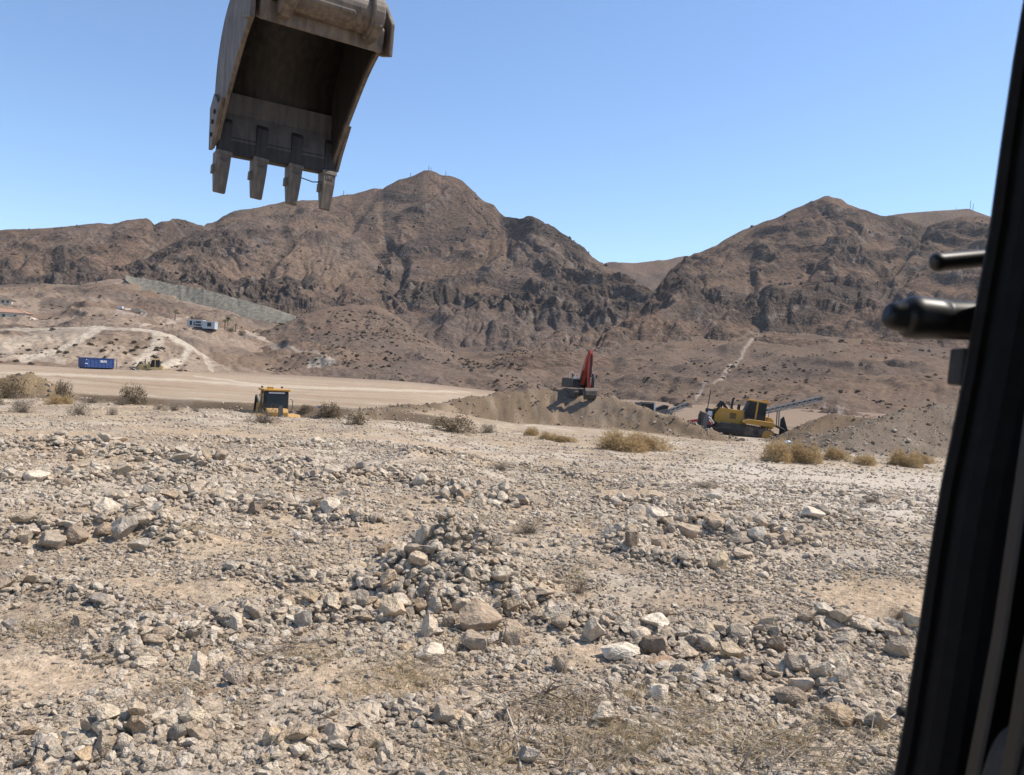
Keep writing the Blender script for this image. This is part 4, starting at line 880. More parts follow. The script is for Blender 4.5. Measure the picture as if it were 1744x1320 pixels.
def dozer(label, loc, rot, body, scale=1.0, ripper=True, mast=True, group='bulldozers on the site'):
    r = empty('bulldozer', loc, rot); r.scale = (scale,) * 3; Y = M[body]; K = M['blackpaint']; U = M['undercarriage']
    for s in (1, -1):
        t = MB(); track_loop(4.5, 1.05, s * 1.12, .58, t); tr = t.build('track', U, r)
        MB().tube([(-1.72, s * 1.40, .56), (-1.72, s * 1.46, .56)], .44, 18).build('sprocket', M['yellow'] if body != 'paleyellow' else U, tr)
        MB().tube([(1.72, s * 1.40, .54), (1.72, s * 1.45, .54)], .36, 18).build('idler', U, tr)
        f = MB(); f.box((0, s * 1.40, .55), (2.7, .08, .34)); f.build('track_frame', U, tr)
        for i in range(6): MB().tube([(-1.15 + .46 * i, s * 1.38, .2), (-1.15 + .46 * i, s * 1.455, .2)], .13, 10).build('roller', U, tr)
        a = MB(); a.beam((.1, s * 1.62, .62), (3.0, s * 1.66, .38), .2, .3); a.build('push_arm', K, r)
        fd = MB(); fd.prism([(-2.1, 1.28), (.2, 1.24), (.35, 1.36), (-.1, 1.62), (-1.95, 1.66), (-2.2, 1.5)], s * .62, s * 1.36); fd.build('fender', Y, r, .03)
    hb = MB(); hb.prism([(-.1, .95), (2.35, .95), (2.42, 2.0), (2.3, 2.12), (-.1, 2.2)], -.58, .58); hood = hb.build('hood', Y, r, .04)
    for s in (1, -1):
        v = MB()
        for i in range(6): v.box((1.0, s * .59, 1.45 + i * .08), (.5, .03, .045))
        v.build('vent', U, hood); MB().box((1.75, s * .59, 1.55), (.55, .025, .8)).build('side_door', Y, hood)
    g = MB()
    for i in range(7): g.box((2.43, -.42 + .14 * i, 1.5), (.05, .06, .85))
    g.build('grille', K, hood)
    MB().tube([(1.15, .2, 2.1), (1.15, .2, 2.95), (1.05, .2, 3.05)], .09, 10).build('exhaust', K, r); MB().tube([(.55, -.2, 2.15), (.55, -.2, 2.6)], .12, 10).build('air_cleaner', K, r)
    # cab
    cb = MB(); cb.prism([(-1.45, 1.6), (.1, 1.6), (.2, 2.05), (-.15, 3.02), (-1.4, 3.02)], -.72, .72); cab = cb.build('cab', K, r)
    for s in (1, -1):
        MB().prism([(-.62, 1.8), (.02, 1.8), (.1, 2.05), (-.2, 2.9), (-.62, 2.9)], s * .725, s * .745).build('window', M['glass'], cab); MB().prism([(-1.36, 2.1), (-.75, 2.1), (-.75, 2.9), (-1.34, 2.9)], s * .725, s * .745).build('window', M['glass'], cab)
        MB().box((-.69, s * .76, 2.35), (.13, .06, 1.4)).build('pillar', Y, cab)
    q = MB(); q.add([(-1.47, -.6, 2.05), (-1.47, .6, 2.05), (-1.425, .6, 2.86), (-1.425, -.6, 2.86)], [(0, 1, 2, 3)]); q.build('rear_window', M['glass'], cab); MB().box((-1.5, 0, 2.93), (.04, .95, .08)).build('sign_strip', M['whitepaint'], cab)
    rf = MB(); rf.box((-.72, 0, 3.1), (1.75, 1.62, .13)); roof = rf.build('roof', Y, r, .04); MB().box((-1.3, .35, 3.22), (.4, .3, .14)).build('air_unit', Y, roof)
    for s in (1, -1): MB().tube([(.1, s * .6, 3.17), (.1, s * .6, 3.27)], .07, 8).build('light', K, roof)
    for s in (1, -1): MB().tube([(-1.55, s * .8, 1.7), (-1.6, s * .95, 2.0), (-1.6, s * .95, 2.5), (-1.5, s * .8, 2.6)], .022, 6).build('handrail', K, r)
    tk = MB(); tk.prism([(-2.15, 1.1), (-1.42, 1.1), (-1.42, 2.0), (-1.9, 2.0), (-2.15, 1.8)], -.62, .62); tk.build('rear_tank', Y, r, .04)
    # front lift frame and blade
    for s in (1, -1):
        MB().tube([(1.95, s * .62, 2.55), (2.55, s * .6, 1.5)], .085, 10).build('lift_cylinder', K, r); MB().tube([(2.5, s * .6, 1.6), (2.95, s * .58, .85)], .05, 8).build('cylinder_rod', M['worn'], r)
        a = MB(); a.beam((1.5, s * .5, 2.1), (1.98, s * .62, 2.62), .09, .12).beam((1.98, s * .5, 2.1), (1.98, s * .62, 2.62), .09, .12).beam((1.0, s * .45, 2.1), (1.55, s * .5, 2.7), .05, .06); a.build('lift_bracket', K, r)
        MB().tube([(2.4, s * .9, .8), (2.75, s * 1.0, 1.2), (3.05, s * 1.0, 1.25)], .06, 8).build('tilt_brace', M['whitepaint'], r)
    bp = [(3.05, .0), (3.0, .35), (3.0, .8), (3.06, 1.25), (3.22, 1.55), (3.27, 1.52), (3.14, 1.22), (3.1, .8), (3.12, .4), (3.22, .02)]
    bl = MB(); bl.prism(bp, -1.98, 1.98); blade = bl.build('blade', K, r)
    for s in (1, -1):
        MB().prism([(2.98, .0), (3.3, .0), (3.34, 1.2), (3.24, 1.58), (3.04, 1.3)], s * 1.98, s * 2.03).build('end_plate', M['greysteel'], blade)
    MB().box((3.22, 0, .1), (.04, 3.9, .24)).build('cutting_edge', M['worn'], blade)
    for i in range(5): MB().box((2.99, -1.5 + .75 * i, .8), (.07, .07, 1.25)).build('stiffener', K, blade)
    if mast:
        MB().tube([(3.1, 1.2, 1.5), (3.1, 1.2, 3.25)], .035, 8).build('antenna_mast', K, r); MB().tube([(3.1, 1.2, 3.25), (3.1, 1.2, 3.32)], .1, 10).build('antenna_head', M['greysteel'], r)
        MB().box((2.85, .3, 1.75), (.5, .7, .3)).build('valve_cover', K, r); MB().box((2.8, .75, 1.55), (.3, .2, .35)).build('hose_guard', M['whitepaint'], r)
    if ripper:
        for s in (1, -1):
            MB().beam((-2.1, s * .45, .75), (-3.25, s * .42, .65), .16, .22).build('ripper_arm', K, r); MB().tube([(-2.1, s * .4, 1.55), (-3.1, s * .4, 1.2)], .08, 8).build('ripper_cylinder', K, r)
        MB().prism([(-3.5, .5), (-3.1, .45), (-2.95, .95), (-3.15, 1.3), (-3.45, 1.2)], -.75, .75).build('ripper_beam', K, r)
        sh = MB(); sh.prism([(-2.95, 2.25), (-2.75, 2.0), (-2.85, .6), (-2.85, .05), (-2.62, -.12), (-3.0, -.05), (-3.45, .45), (-3.75, .95), (-3.35, 1.35)], -.11, .11); shk = sh.build('ripper_shank', K, r)
        MB().box((-2.85, 0, -.06), (.35, .16, .14), (0, .4, 0)).build('ripper_tip', M['worn'], shk)
    return tag(r, label, 'bulldozer', group)
def Rxyz(fwd_xy, pitch=0, roll=0):
    """heading + nose-up pitch for a machine whose x axis points forward"""
    yaw = math.atan2(fwd_xy[1], fwd_xy[0]); return (Matrix.Rotation(yaw, 4, 'Z') @ Matrix.Rotation(-pitch, 4, 'Y') @ Matrix.Rotation(roll, 4, 'X')).to_euler()
def A(px, py, D): return Vector(at(np.array(float(px)), np.array(float(py)), D))
dozer('large yellow bulldozer with rear ripper standing below the conveyor on the right', A(1262, 744, 79) + Vector((0, 0, -.12)), Rxyz((-math.cos(.12), math.sin(.12)), math.radians(6.5)), 'yellow', 1.24)
dozer('yellow bulldozer with black cab half hidden behind the brink of the cut at left', Vector((A(462, 704, 58).x, 58, -2.6)), Rxyz((-.45, .89)), 'yellow', 1.16, True, False)
dozer('faded pale yellow bulldozer far off right of the blue container', A(258, 637, 148) + Vector((0, 0, -.35)), Rxyz((-.97, -.25)), 'paleyellow', .98, False, False)

# ------------------------------------------------------------------ red excavator on the spoil mound
def excavator():
    loc = A(986, 671, 90); r = empty('excavator', loc + Vector((0, 0, -.38)), (0, 0, math.radians(17))); r.scale = (.84, .84, .9); Rd = M['red']; K = M['blackpaint']; U = M['undercarriage']
    for s in (1, -1):
        t = MB(); m2 = MB(); track_loop(4.4, .95, 0, .62, m2); t.add([(s * 1.25 + v[1], v[0], v[2]) for v in m2.v], m2.f); t.build('track', U, r)
    MB().box((0, 0, .75), (1.7, 1.8, .5)).build('turntable', U, r)
    h = MB(); h.box((0, 1.2, 1.75), (2.9, 3.2, 1.1)); house = h.build('house', K, r, .05)
    MB().box((-.95, -.75, 1.75), (.95, 1.0, 1.0)).build('tank', K, r, .03); MB().prism([(1.4, 1.2), (2.9, 1.2), (2.9, 2.1), (2.4, 2.35), (1.4, 2.35)], -1.46, 1.46, 'x').build('counterweight', K, r)
    c = MB(); c.prism([(-1.55, 1.2), (.2, 1.2), (.2, 3.05), (-1.2, 3.05), (-1.55, 2.3)], .52, 1.48, 'x'); cab = c.build('cab', K, r, .03)
    q = MB(); q.add([(.6, -1.57, 1.4), (1.4, -1.57, 1.4), (1.4, -1.57, 2.28), (.6, -1.57, 2.28)], [(0, 1, 2, 3)]).add([(.6, -1.555, 2.34), (1.4, -1.555, 2.34), (1.4, -1.24, 3.0), (.6, -1.24, 3.0)], [(0, 1, 2, 3)]); q.build('windscreen', M['glass'], cab)
    MB().prism([(-1.35, 1.9), (.1, 1.9), (.1, 2.95), (-1.1, 2.95)], 1.485, 1.5, 'x').build('side_window', M['glass'], cab); MB().box((1.0, -.6, 3.09), (.9, 1.3, .06)).build('cab_roof', M['whitepaint'], cab)
    for x, nm in ((1.75, 'mirror'), (-1.6, 'mirror')):
        MB().tube([(x * .85, -1.4, 2.3), (x, -1.45, 2.55)], .025, 6).build('mirror_arm', K, r); MB().box((x, -1.48, 2.7), (.22, .06, .36)).build(nm, K, r)
    hr = MB(); hr.tube([(-1.4, -1.2, 2.25), (-1.4, -1.2, 3.1), (-1.4, .2, 3.1), (-1.4, .2, 2.3)], .03, 6).tube([(-.6, -1.2, 2.25), (-.6, -1.2, 2.9), (-.6, .2, 2.9), (-.6, .2, 2.3)], .03, 6); hr.build('handrail', M['whitepaint'], r)
    MB().box((-1.0, -.9, 2.45), (.5, .35, .3)).build('tool_box', M['whitepaint'], r)
    b = MB(); P_ = [(-.6, 1.7), (-1.5, 3.2), (-2.6, 4.7), (-3.35, 5.55)]; w = [.55, .75, .62, .4]; lo = []; up_ = []
    for i, (y_, z_) in enumerate(P_):
        a = P_[max(0, i - 1)]; e = P_[min(3, i + 1)]; d = Vector((e[0] - a[0], e[1] - a[1])).normalized(); n_ = Vector((-d[1], d[0])); lo.append((y_ + n_[0] * w[i] / 2, z_ + n_[1] * w[i] / 2)); up_.append((y_ - n_[0] * w[i] / 2, z_ - n_[1] * w[i] / 2))
    b.prism(lo + up_[::-1], -.30, .30, 'x'); boom = b.build('boom', Rd, r, .03)
    for s in (1, -1):
        MB().tube([(s * .45, -1.1, 1.6), (s * .42, -2.2, 3.4)], .11, 10).build('boom_cylinder', K, r); MB().tube([(s * .42, -2.15, 3.3), (s * .38, -2.5, 4.2)], .06, 8).build('cylinder_rod', M['worn'], r)
    st = MB(); st.prism([(-3.1, 5.75), (-3.5, 5.85), (-3.72, 5.2), (-3.62, 2.2), (-3.35, 1.2), (-3.15, 1.25), (-3.1, 4.6)], -.22, .22, 'x'); st.build('stick', Rd, r, .02)
    MB().tube([(0, -2.9, 5.0), (0, -3.85, 5.4)], .1, 8).build('stick_cylinder', K, r); MB().tube([(0, -3.78, 5.2), (0, -3.85, 2.6)], .1, 10).build('bucket_cylinder', K, r); MB().tube([(0, -3.85, 2.7), (0, -3.8, 1.7)], .06, 8).build('bucket_rod', M['worn'], r)
    MB().box((.235, -3.42, 3.6), (.02, .2, 1.1)).build('decal', M['whitepaint'], r); MB().box((.1, -3.66, 3.2), (.14, .16, 1.3)).build('hose_bundle', M['whitepaint'], r)
    bk = MB(); pr = [(-3.35, 1.25), (-3.85, 1.3), (-4.25, .95), (-4.35, .45), (-4.1, .05), (-3.6, -.1), (-3.55, -.02), (-4.0, .15), (-4.22, .5), (-4.12, .9), (-3.8, 1.15), (-3.4, 1.12)]
    bk.prism(pr, -.72, .72, 'x'); bucket = bk.build('bucket', M['undercarriage'], r)
    for s in (1, -1): MB().prism([(-3.35, 1.25), (-3.85, 1.3), (-4.25, .95), (-4.35, .45), (-4.1, .05), (-3.6, -.1), (-3.3, .6)], s * .72, s * .76, 'x').build('bucket_side', M['undercarriage'], bucket)
    for i in range(5): MB().box((-.6 + .3 * i, -3.45, -.1), (.1, .35, .09)).build('bucket_tooth', M['worn'], bucket)
    return tag(r, 'red excavator with raised boom on top of the spoil mound', 'excavator')
excavator()

# ------------------------------------------------------------------ screening plant and conveyor behind the large bulldozer
def lattice(m_, p, q, h, w, n, bar=.07):
    p, q = Vector(p), Vector(q); up_ = Vector((0, 0, h)); sd = (q - p).cross(Vector((0, 0, 1))).normalized() * w / 2
    for s in (1, -1):
        m_.beam(p + sd * s, q + sd * s, bar, bar).beam(p + sd * s + up_, q + sd * s + up_, bar, bar)
        for i in range(n):
            a = p.lerp(q, i / n) + sd * s; b = p.lerp(q, (i + 1) / n) + sd * s
            m_.beam(a, (a + b) / 2 + up_, bar * .7, bar * .7).beam((a + b) / 2 + up_, b, bar * .7, bar * .7)
def conveyor(a, b, label, h, w, n):
    base = (a.x, a.y, float(gz(np.array(a.x), np.array(a.y), False))); r = empty('conveyor', base); o = Vector(base); p, q = a - o, b - o
    m_ = MB(); lattice(m_, p, q, h, w, n, .10); m_.build('truss', M['trussgrey'], r)
    m_ = MB(); m_.beam(p + Vector((0, 0, h * .7)), q + Vector((0, 0, h * .7)), w * .8, h * .4); m_.build('belt', M['blackpaint'], r)
    sd = (q - p).cross(Vector((0, 0, 1))).normalized() * w * .62
    MB().tube([q + Vector((0, 0, h * .5)) - sd, q + Vector((0, 0, h * .5)) + sd], h * .5, 14).build('head_pulley', M['greysteel'], r)
    mid = p.lerp(q, .45)
    for s in (1, -1): MB().beam(mid + sd * s * .9, Vector((mid.x + sd.x * s, mid.y + sd.y * s, 0)), .12, .12).build('support_leg', M['greysteel'], r)
    MB().beam(p.lerp(q, .1), p.lerp(q, .9) - Vector((0, 0, .35)), .05, .05).build('tie_rod', M['greysteel'], r)
    return tag(r, label, 'conveyor', 'conveyors of the screening plant')
conveyor(A(1268, 712, 104), A(1396, 682, 104), 'long inclined conveyor rising behind the large bulldozer', .5, .7, 14)
conveyor(A(1122, 710, 112), A(1170, 692, 112), 'short grey conveyor beside the box-shaped screener at the mound', .5, .7, 6)
def screener():
    c = A(1106, 712, 112); gzv = float(gz(np.array(c.x), np.array(c.y), False)); r = empty('screening_machine', (c.x, c.y, gzv)); top = A(1106, 685, 112).z - gzv
    G = M['greysteel']
    for x in (-1.45, .55): MB().box((x, -.6, top / 2), (.22, .22, top)).build('post', M['whitepaint'] if x > 0 else G, r)
    MB().box((-.45, -.6, top - .1), (2.2, .2, .24)).build('top_beam', G, r); MB().box((-.45, .2, top - .75), (1.85, 1.3, 1.15)).build('screen_box', M['blackpaint'], r)
    d = MB(); d.prism([(.75, top - 1.5), (2.2, top - 1.3), (2.5, top - .35), (1.9, top - .25), (.75, top - .8)], -.7, .5); d.build('engine_cover', M['blackpaint'], r)
    MB().box((1.7, -.75, top - 1.0), (1.3, .1, .22), (0, -.25, 0)).build('chute', G, r); MB().box((.3, 0, .5), (4.6, 1.5, 1.0)).build('chassis', G, r); MB().box((-1.6, .3, top - .35), (.9, 1.0, .5)).build('feed_lip', G, r)
    return tag(r, 'grey box-framed screening machine showing over the mound right flank', 'screener')
screener()
def hopper():
    c = A(1184, 731, 92); r = empty('steel_hopper', c)
    m_ = MB(); m_.prism([(-1.35, .65), (-.6, .95), (1.6, 1.35), (1.6, .2), (.3, .05)], -.9, -.82); m_.build('hopper_side', M['red'], r)
    m_ = MB(); m_.prism([(-1.35, .65), (-.6, .95), (1.6, 1.35), (1.6, .2), (.3, .05)], .82, .9); m_.build('hopper_side', M['red'], r)
    MB().box((.5, 0, .25), (2.2, 1.62, .2)).build('hopper_floor', M['red'], r)
    for i in range(3): MB().box((-.3 + .7 * i, -.94, .72), (.08, .06, .7)).build('rib', M['red'], r)
    return tag(r, 'red steel hopper lying just left of the large bulldozer blade', 'hopper')
hopper()

# ------------------------------------------------------------------ blue roll-off container
def container():
    base = A(164, 627, 153); gzv = float(gz(np.array(base.x), np.array(base.y))); r = empty('container', (base.x, base.y, gzv + .02), (0, 0, math.radians(57))); B = M['blue']; L, Wd, H = 5.7, 2.2, 1.75
    for s in (1, -1):
        sd = MB().box((0, s * Wd / 2, .28 + H / 2), (L, .06, H)).build('side_wall', B, r); MB().box((0, s * (Wd / 2 + .05), .28 + H), (L + .1, .16, .14)).build('top_rail', B, sd)
        for i in range(9): MB().box((-L / 2 + .4 + i * .72, s * (Wd / 2 + .06), .28 + H / 2), (.09, .07, H - .1)).build('rib', B, sd)
    MB().box((-L / 2, 0, .28 + H / 2), (.06, Wd, H), (0, -.06, 0)).build('end_wall', B, r); MB().box((L / 2, 0, .28 + H / 2), (.06, Wd, H)).build('end_door', B, r); MB().box((0, 0, .3), (L, Wd, .08)).build('floor', B, r)
    for s in (1, -1):
        MB().box((0, s * .5, .16), (L, .12, .22)).build('skid', M['blackpaint'], r)
        for x in (-L / 2 + .3, L / 2 - .3): MB().tube([(x, s * .95, .12), (x, s * 1.1, .12)], .12, 10).build('wheel', M['blackpaint'], r)
    Wm = M['whitepaint']; y_ = -Wd / 2 - .1
    lg = MB()
    for k in range(3): lg.box((.15 + .16 * k, y_, 1.5), (.10, .012, .42), (0, (.18 if k % 2 else -.18), 0))
    lg.box((.31, y_, 1.3), (.4, .012, .08)); lg.build('logo', Wm, r)
    tx = MB()
    for j in range(3): tx.box((.95, y_, 1.62 - .14 * j), (.72, .012, .07))
    tx.build('lettering', Wm, r); MB().box((-2.6, y_, 1.0), (.55, .012, .12)).build('number_plate', Wm, r); MB().box((-2.6, y_, 1.75), (.18, .012, .1)).build('sticker', Wm, r)
    return tag(r, 'dark blue open-top roll-off container on the graded flat', 'container')
container()

# ------------------------------------------------------------------ houses, palms, walls on the left hill
def on_hill(nm, px, py):
    P = HILLS[nm].reshape(-1, 3); a, b = proj(P); k = np.hypot(a - px, (b - py) * 1.5); j = np.argsort(k)[:6]; j = j[np.argmin(P[j, 1])]
    return A(px, py, P[j, 1])
def house_white():
    c = on_hill('left_rising_ground', 345, 556); r = empty('house', c, (0, 0, math.radians(8))); r.scale = (.68,) * 3; S = M['stucco']
    MB().box((-3.0, 0, 1.2), (7.6, 7, 3.4)).build('wall', S, r); MB().box((3.9, -1.0, .7), (6.0, 7, 3.6)).build('wall', S, r)
    MB().box((-3.0, 0, 2.98), (8.0, 7.4, .2)).build('roof', M['whitepaint'], r); MB().box((3.9, -1.0, 2.58), (6.3, 7.3, .2)).build('roof', M['whitepaint'], r)
    for x, z, w, h, y_ in ((-4.9, 1.3, 1.1, 2.2, -3.53), (-1.3, 1.9, 2.4, .9, -3.53), (-1.3, .5, 2.6, .9, -3.53), (4.2, 1.0, 2.0, 2.0, -4.53)):
        w_ = MB().box((x, y_, z), (w, .06, h)).build('window', M['glass'], r); MB().box((x, y_ - .03, z - h / 2 - .06), (w + .2, .14, .1)).build('sill', S, w_)
    MB().box((-3.2, -3.53, 1.1), (1.0, .08, 2.1)).build('door', M['greysteel'], r)
    return tag(r, 'white flat-roofed house on the left hill among palms', 'house')
house_white()
def hip_house(px, py, D, w, d, h, rz, label, roofm=None, hr=2.2):
    c = on_hill('left_rising_ground', px, py); r = empty('house', c + Vector((0, 0, -1.3)), (0, 0, rz)); r.scale = (.9,) * 3
    MB().box((0, 0, h / 2 - 1.5), (w, d, h + 3)).build('wall', M['cream'], r)
    m_ = MB(); o = .6; m_.add([(-w / 2 - o, -d / 2 - o, h), (w / 2 + o, -d / 2 - o, h), (w / 2 + o, d / 2 + o, h), (-w / 2 - o, d / 2 + o, h), (-w / 2 + d / 2, 0, h + hr), (w / 2 - d / 2, 0, h + hr)], [(3, 2, 1, 0), (0, 1, 5, 4), (1, 2, 5), (2, 3, 4, 5), (3, 0, 4)]); rf = m_.build('roof', roofm or M['rooftile'], r)
    for i in range(3):
        w_ = MB().box((-w / 2 + w * (i + .8) / 3.6, -d / 2 - .02, 1.4), (1.2, .06, 1.2)).build('window', M['glass'], r); MB().box((-w / 2 + w * (i + .8) / 3.6, -d / 2 - .05, .72), (1.4, .12, .1)).build('sill', M['cream'], w_)
    m_ = MB().tube([(-w / 2 + d / 2, 0, h + hr + .05), (w / 2 - d / 2, 0, h + hr + .05)], .16, 6); m_.build('ridge_cap', M['rooftile'], rf)
    for sx in (1, -1):
        for sy in (1, -1): MB().tube([(sx * (w / 2 - d / 2), 0, h + hr), (sx * (w / 2 + o), sy * (d / 2 + o), h + .04)], .15, 6).build('hip_cap', M['rooftile'], rf)
    return tag(r, label, 'house', 'tiled houses at the left edge')
hip_house(14, 538, 395, 19, 11, 3.0, .2, 'tiled-roof house half sunk behind the left hill, nearest to the view edge')
hip_house(-62, 538, 400, 18, 12, 3.4, .1, 'tiled-roof house cut off by the left edge of the view')
hip_house(8, 514, 470, 9, 7, 2.4, .3, 'small dark-roofed house behind the larger tiled roof', M['undercarriage'])
hip_house(46, 543, 372, 7, 5.5, 1.2, .1, 'small cream-roofed outbuilding right of the tiled house', M['cream'], 1.4)
def low_wall(px, py, pts, label, nm='left_rising_ground', h=1.1):
    c = on_hill(nm, px, py); r = empty('garden_wall', c); Q = [on_hill(nm, a, b) - c for a, b in pts]
    for a, b in zip(Q, Q[1:]): MB().beam(a + Vector((0, 0, h * .3)), b + Vector((0, 0, h * .3)), .4, h).build('wall_panel', M['cream'], r)
    MB().box(Q[0] + Vector((-2.0, 0, .9)), (2.4, 1.5, 1.2)).build('pump_house', M['whitepaint'], r)
    return tag(r, label, 'wall')
low_wall(222, 529, [(212, 527), (224, 528), (238, 530), (248, 533)], 'low cream wall with a white box at its left end on the hill')
def palm(px, py, top, nm, label, i):
    c = on_hill(nm, px, py); r = empty('palm_tree', c, (0, 0, i * 1.3)); D = c.y; H = (py - top) / F0 * D; rs = random.Random(i)
    MB().tube([(0, 0, -.5), (.05, 0, H * .5), (.12, .05, H * .86)], [.28, .2, .17], 8).build('trunk', M['trunk'], r)
    for k in range(22):
        a = k * 2.399; el = rs.uniform(-.5, 1.1); L = rs.uniform(.8, 1.15) * H * .26; d = Vector((math.cos(a) * math.cos(el), math.sin(a) * math.cos(el), math.sin(el))); b = Vector((.12, .05, H * .86)); pts = [b + d * L * t - Vector((0, 0, L * .55 * t * t)) for t in (0, .35, .7, 1.0)]
        s_ = d.cross(Vector((0, 0, 1))).normalized() * L * .16; V = []
        for j, p in enumerate(pts): wv = (.4, 1, .8, .1)[j]; V += [p - s_ * wv, p + Vector((0, 0, .06 * L)), p + s_ * wv]
        MB().add(V, [(3 * j + q, 3 * j + q + 1, 3 * j + q + 4, 3 * j + q + 3) for j in range(3) for q in (0, 1)]).build('frond', M['palmleaf'], r)
    return tag(r, label, 'palm', 'palms around the white house')
for i, (px, py, tp, lb) in enumerate([(298, 545, 527, 'lone palm left of the white house'), (326, 553, 538, 'palm in front of the left end of the white house'), (383, 562, 544, 'shorter of the two palms right of the white house'), (388, 561, 539, 'taller of the two palms right of the white house'), (401, 564, 551, 'small palm farthest right of the white house')]):
    palm(px, py, tp, 'left_rising_ground', lb, i)
for i, (px, py, w, h, lb) in enumerate([(394, 565, 16, 8, 'dark green bush under the palms right of the white house'), (412, 571, 16, 9, 'dark green bush farthest right below the palms'), (40, 536, 22, 7, 'green bush beside the cream outbuilding')]):
    P_ = on_hill('left_rising_ground', px, py); bush('garden_bush', px, py, w, h, 'creo', lb, 'bush', 'garden bushes around the hill houses', i, P_.y)

# sprayed-concrete slope above the white house
M['gunite'] = terrain_mat('sprayed_slope', .3, .9, (.6, 1.35))
def embankment():
    k = 120; px = np.linspace(214, 505, k); ty = np.interp(px, [214, 225, 260, 350, 430, 505], [470, 472, 480, 498, 518, 541]) + 1.6 * fbm(px / 17, px * 0, 4, 33); by = np.interp(px, [214, 240, 330, 420, 470, 505], [474, 490, 521, 534, 543, 546]); D = np.interp(px, [214, 350, 505], [570, 520, 470])
    rows = []
    for t in np.linspace(-.6, 1.15, 40): rows.append(at(px, by + (ty - by) * t, D + 26 * t))
    for bk_ in (12, 60, 150): q_ = rows[-1 if bk_ == 12 else -1].copy(); q_[:, 1] += bk_; q_[:, 2] -= .02 * bk_; rows.append(q_)
    P = np.stack(rows); c = np.array([.17, .155, .124]) * np.ones(P.shape); st = fbm(px / 5, px * 0, 3, 9)[None, :, None]; c = c * (1 + .10 * st); P[..., 1] += 0.5 * fbm(px / 6, px * 0, 3, 19)[None] + .8 * fbm(P[..., 0] / 4, P[..., 2] / 4, 3, 20)
    tag(link(bpy.data.objects.new('embankment', grid_mesh('embankment', P, c, M['gunite']))), kind='structure')
embankment()
# radio masts on the ridges
def mast(px, py, top, D, label, w=.9):
    c = A(px, py + 1.5, D); r = empty('radio_mast', c); H = (py + 1.5 - top) / F0 * D
    for k in range(3): MB().tube([(w * math.cos(k * 2.094), w * math.sin(k * 2.094), -2), (.25 * math.cos(k * 2.094), .25 * math.sin(k * 2.094), H * .9)], .16, 5).build('leg', M['greysteel'], r)
    for z in range(1, 7): MB().tube([(w * (1 - z / 8) * math.cos(k * 2.094), w * (1 - z / 8) * math.sin(k * 2.094), H * .9 * z / 7) for k in (0, 1, 2, 0)], .08, 4).build('brace', M['greysteel'], r)
    MB().tube([(0, 0, H * .85), (0, 0, H)], .12, 5).build('antenna', M['greysteel'], r); MB().tube([(0, -.5, H * .6), (0, -.9, H * .6)], .7, 10).build('dish', M['whitepaint'], r)
    return tag(r, label, 'mast', 'radio masts on the ridges')
for a in [(730, 290, 281, 1148, 'taller radio mast on the main summit'), (734, 291, 285, 1147, 'shorter radio mast right beside the tallest on the main summit'), (699, 301, 294, 1148, 'radio mast left below the main summit'), (759, 299, 291, 1146, 'radio mast right below the main summit'), (585, 333, 324, 1140, 'lone radio mast on the long left ridge'), (1652, 357, 340, 1600, 'tallest radio mast on the far right ridge'), (1657, 358, 346, 1600, 'shorter radio mast right of the tallest on the far right ridge'), (1628, 358, 353, 1600, 'small radio mast left on the far right ridge')]: mast(*a)
# survey lath and litter
def lath():
    c, D = ground_hit(548, 706); r = empty('survey_stake', c)
    MB().box((0, 0, .3), (.05, .02, .75), (0, .05, 0)).build('stake', M['paletwig'], r); m_ = MB(); m_.add([(-.02, -.02, .62), (-.2, -.08, .52), (-.36, -.05, .58), (-.36, -.04, .7), (-.18, -.09, .62), (-.02, -.02, .7)], [(0, 1, 4, 5), (1, 2, 3, 4)]); m_.build('ribbon', paint_mat('blue_ribbon', (.10, .28, .62), .6, .05), r)
    MB().tube([(.02, 0, .6), (.12, -.1, .35), (.2, -.05, .3)], .03, 5).build('ribbon', M['whitepaint'], r); return tag(r, 'wooden survey stake with blue ribbon beside an olive shrub', 'stake')
lath()
def bag():
    c, D = ground_hit(1340, 756); bm = bmesh.new(); bmesh.ops.create_icosphere(bm, subdivisions=3, radius=.3); rs = np.random.RandomState(3)
    for v in bm.verts: v.co = Vector((v.co.x * 1.3, v.co.y, v.co.z * .55)) * (1 + .4 * float(noise(np.array(v.co.x * 7 + 2), np.array(v.co.y * 7 + v.co.z * 5), 4)))
    me = bpy.data.meshes.new('plastic_bag'); bm.to_mesh(me); bm.free(); me.materials.append(paint_mat('pale_blue_plastic', (.55, .66, .74), .35, .1)); o = link(bpy.data.objects.new('plastic_bag', me)); o.location = (c[0], c[1], c[2] + .1)
    tag(o, 'crumpled pale blue plastic bag behind the golden clump before the bulldozer', 'bag')
bag()

# ------------------------------------------------------------------ the bucket of the excavator the picture is taken from
def steel_mat(name, c0, c1, dustc, amount, streak=True):
    mt, nt, nd, lk, p = newmat(name)
    n = pos_noise(nt, 5, 5, .7, obj=True); tc = N(nt, 'ShaderNodeTexCoord'); mp = N(nt, 'ShaderNodeMapping'); mp.inputs['Scale'].default_value = (14, 14, 1.6); lk.new(tc.outputs['Object'], mp.inputs[0]); n2 = N(nt, 'ShaderNodeTexNoise'); n2.inputs['Scale'].default_value = 1.5; n2.inputs['Detail'].default_value = 4; lk.new(mp.outputs[0], n2.inputs['Vector'])
    c = ramp(nt, n.outputs['Fac'], [(.35, c0), (.65, c1)]); c = mix(nt, maprange(nt, n2.outputs['Fac'], .42, .66, 0, amount), c, (*dustc, 1)); lk.new(c, p.inputs['Base Color']); p.inputs['Roughness'].default_value = .62; p.inputs['Metallic'].default_value = .15; p.inputs['Specular IOR Level'].default_value = .35
    bump(nt, p, [(n.outputs['Fac'], .006, .7)]); return mt
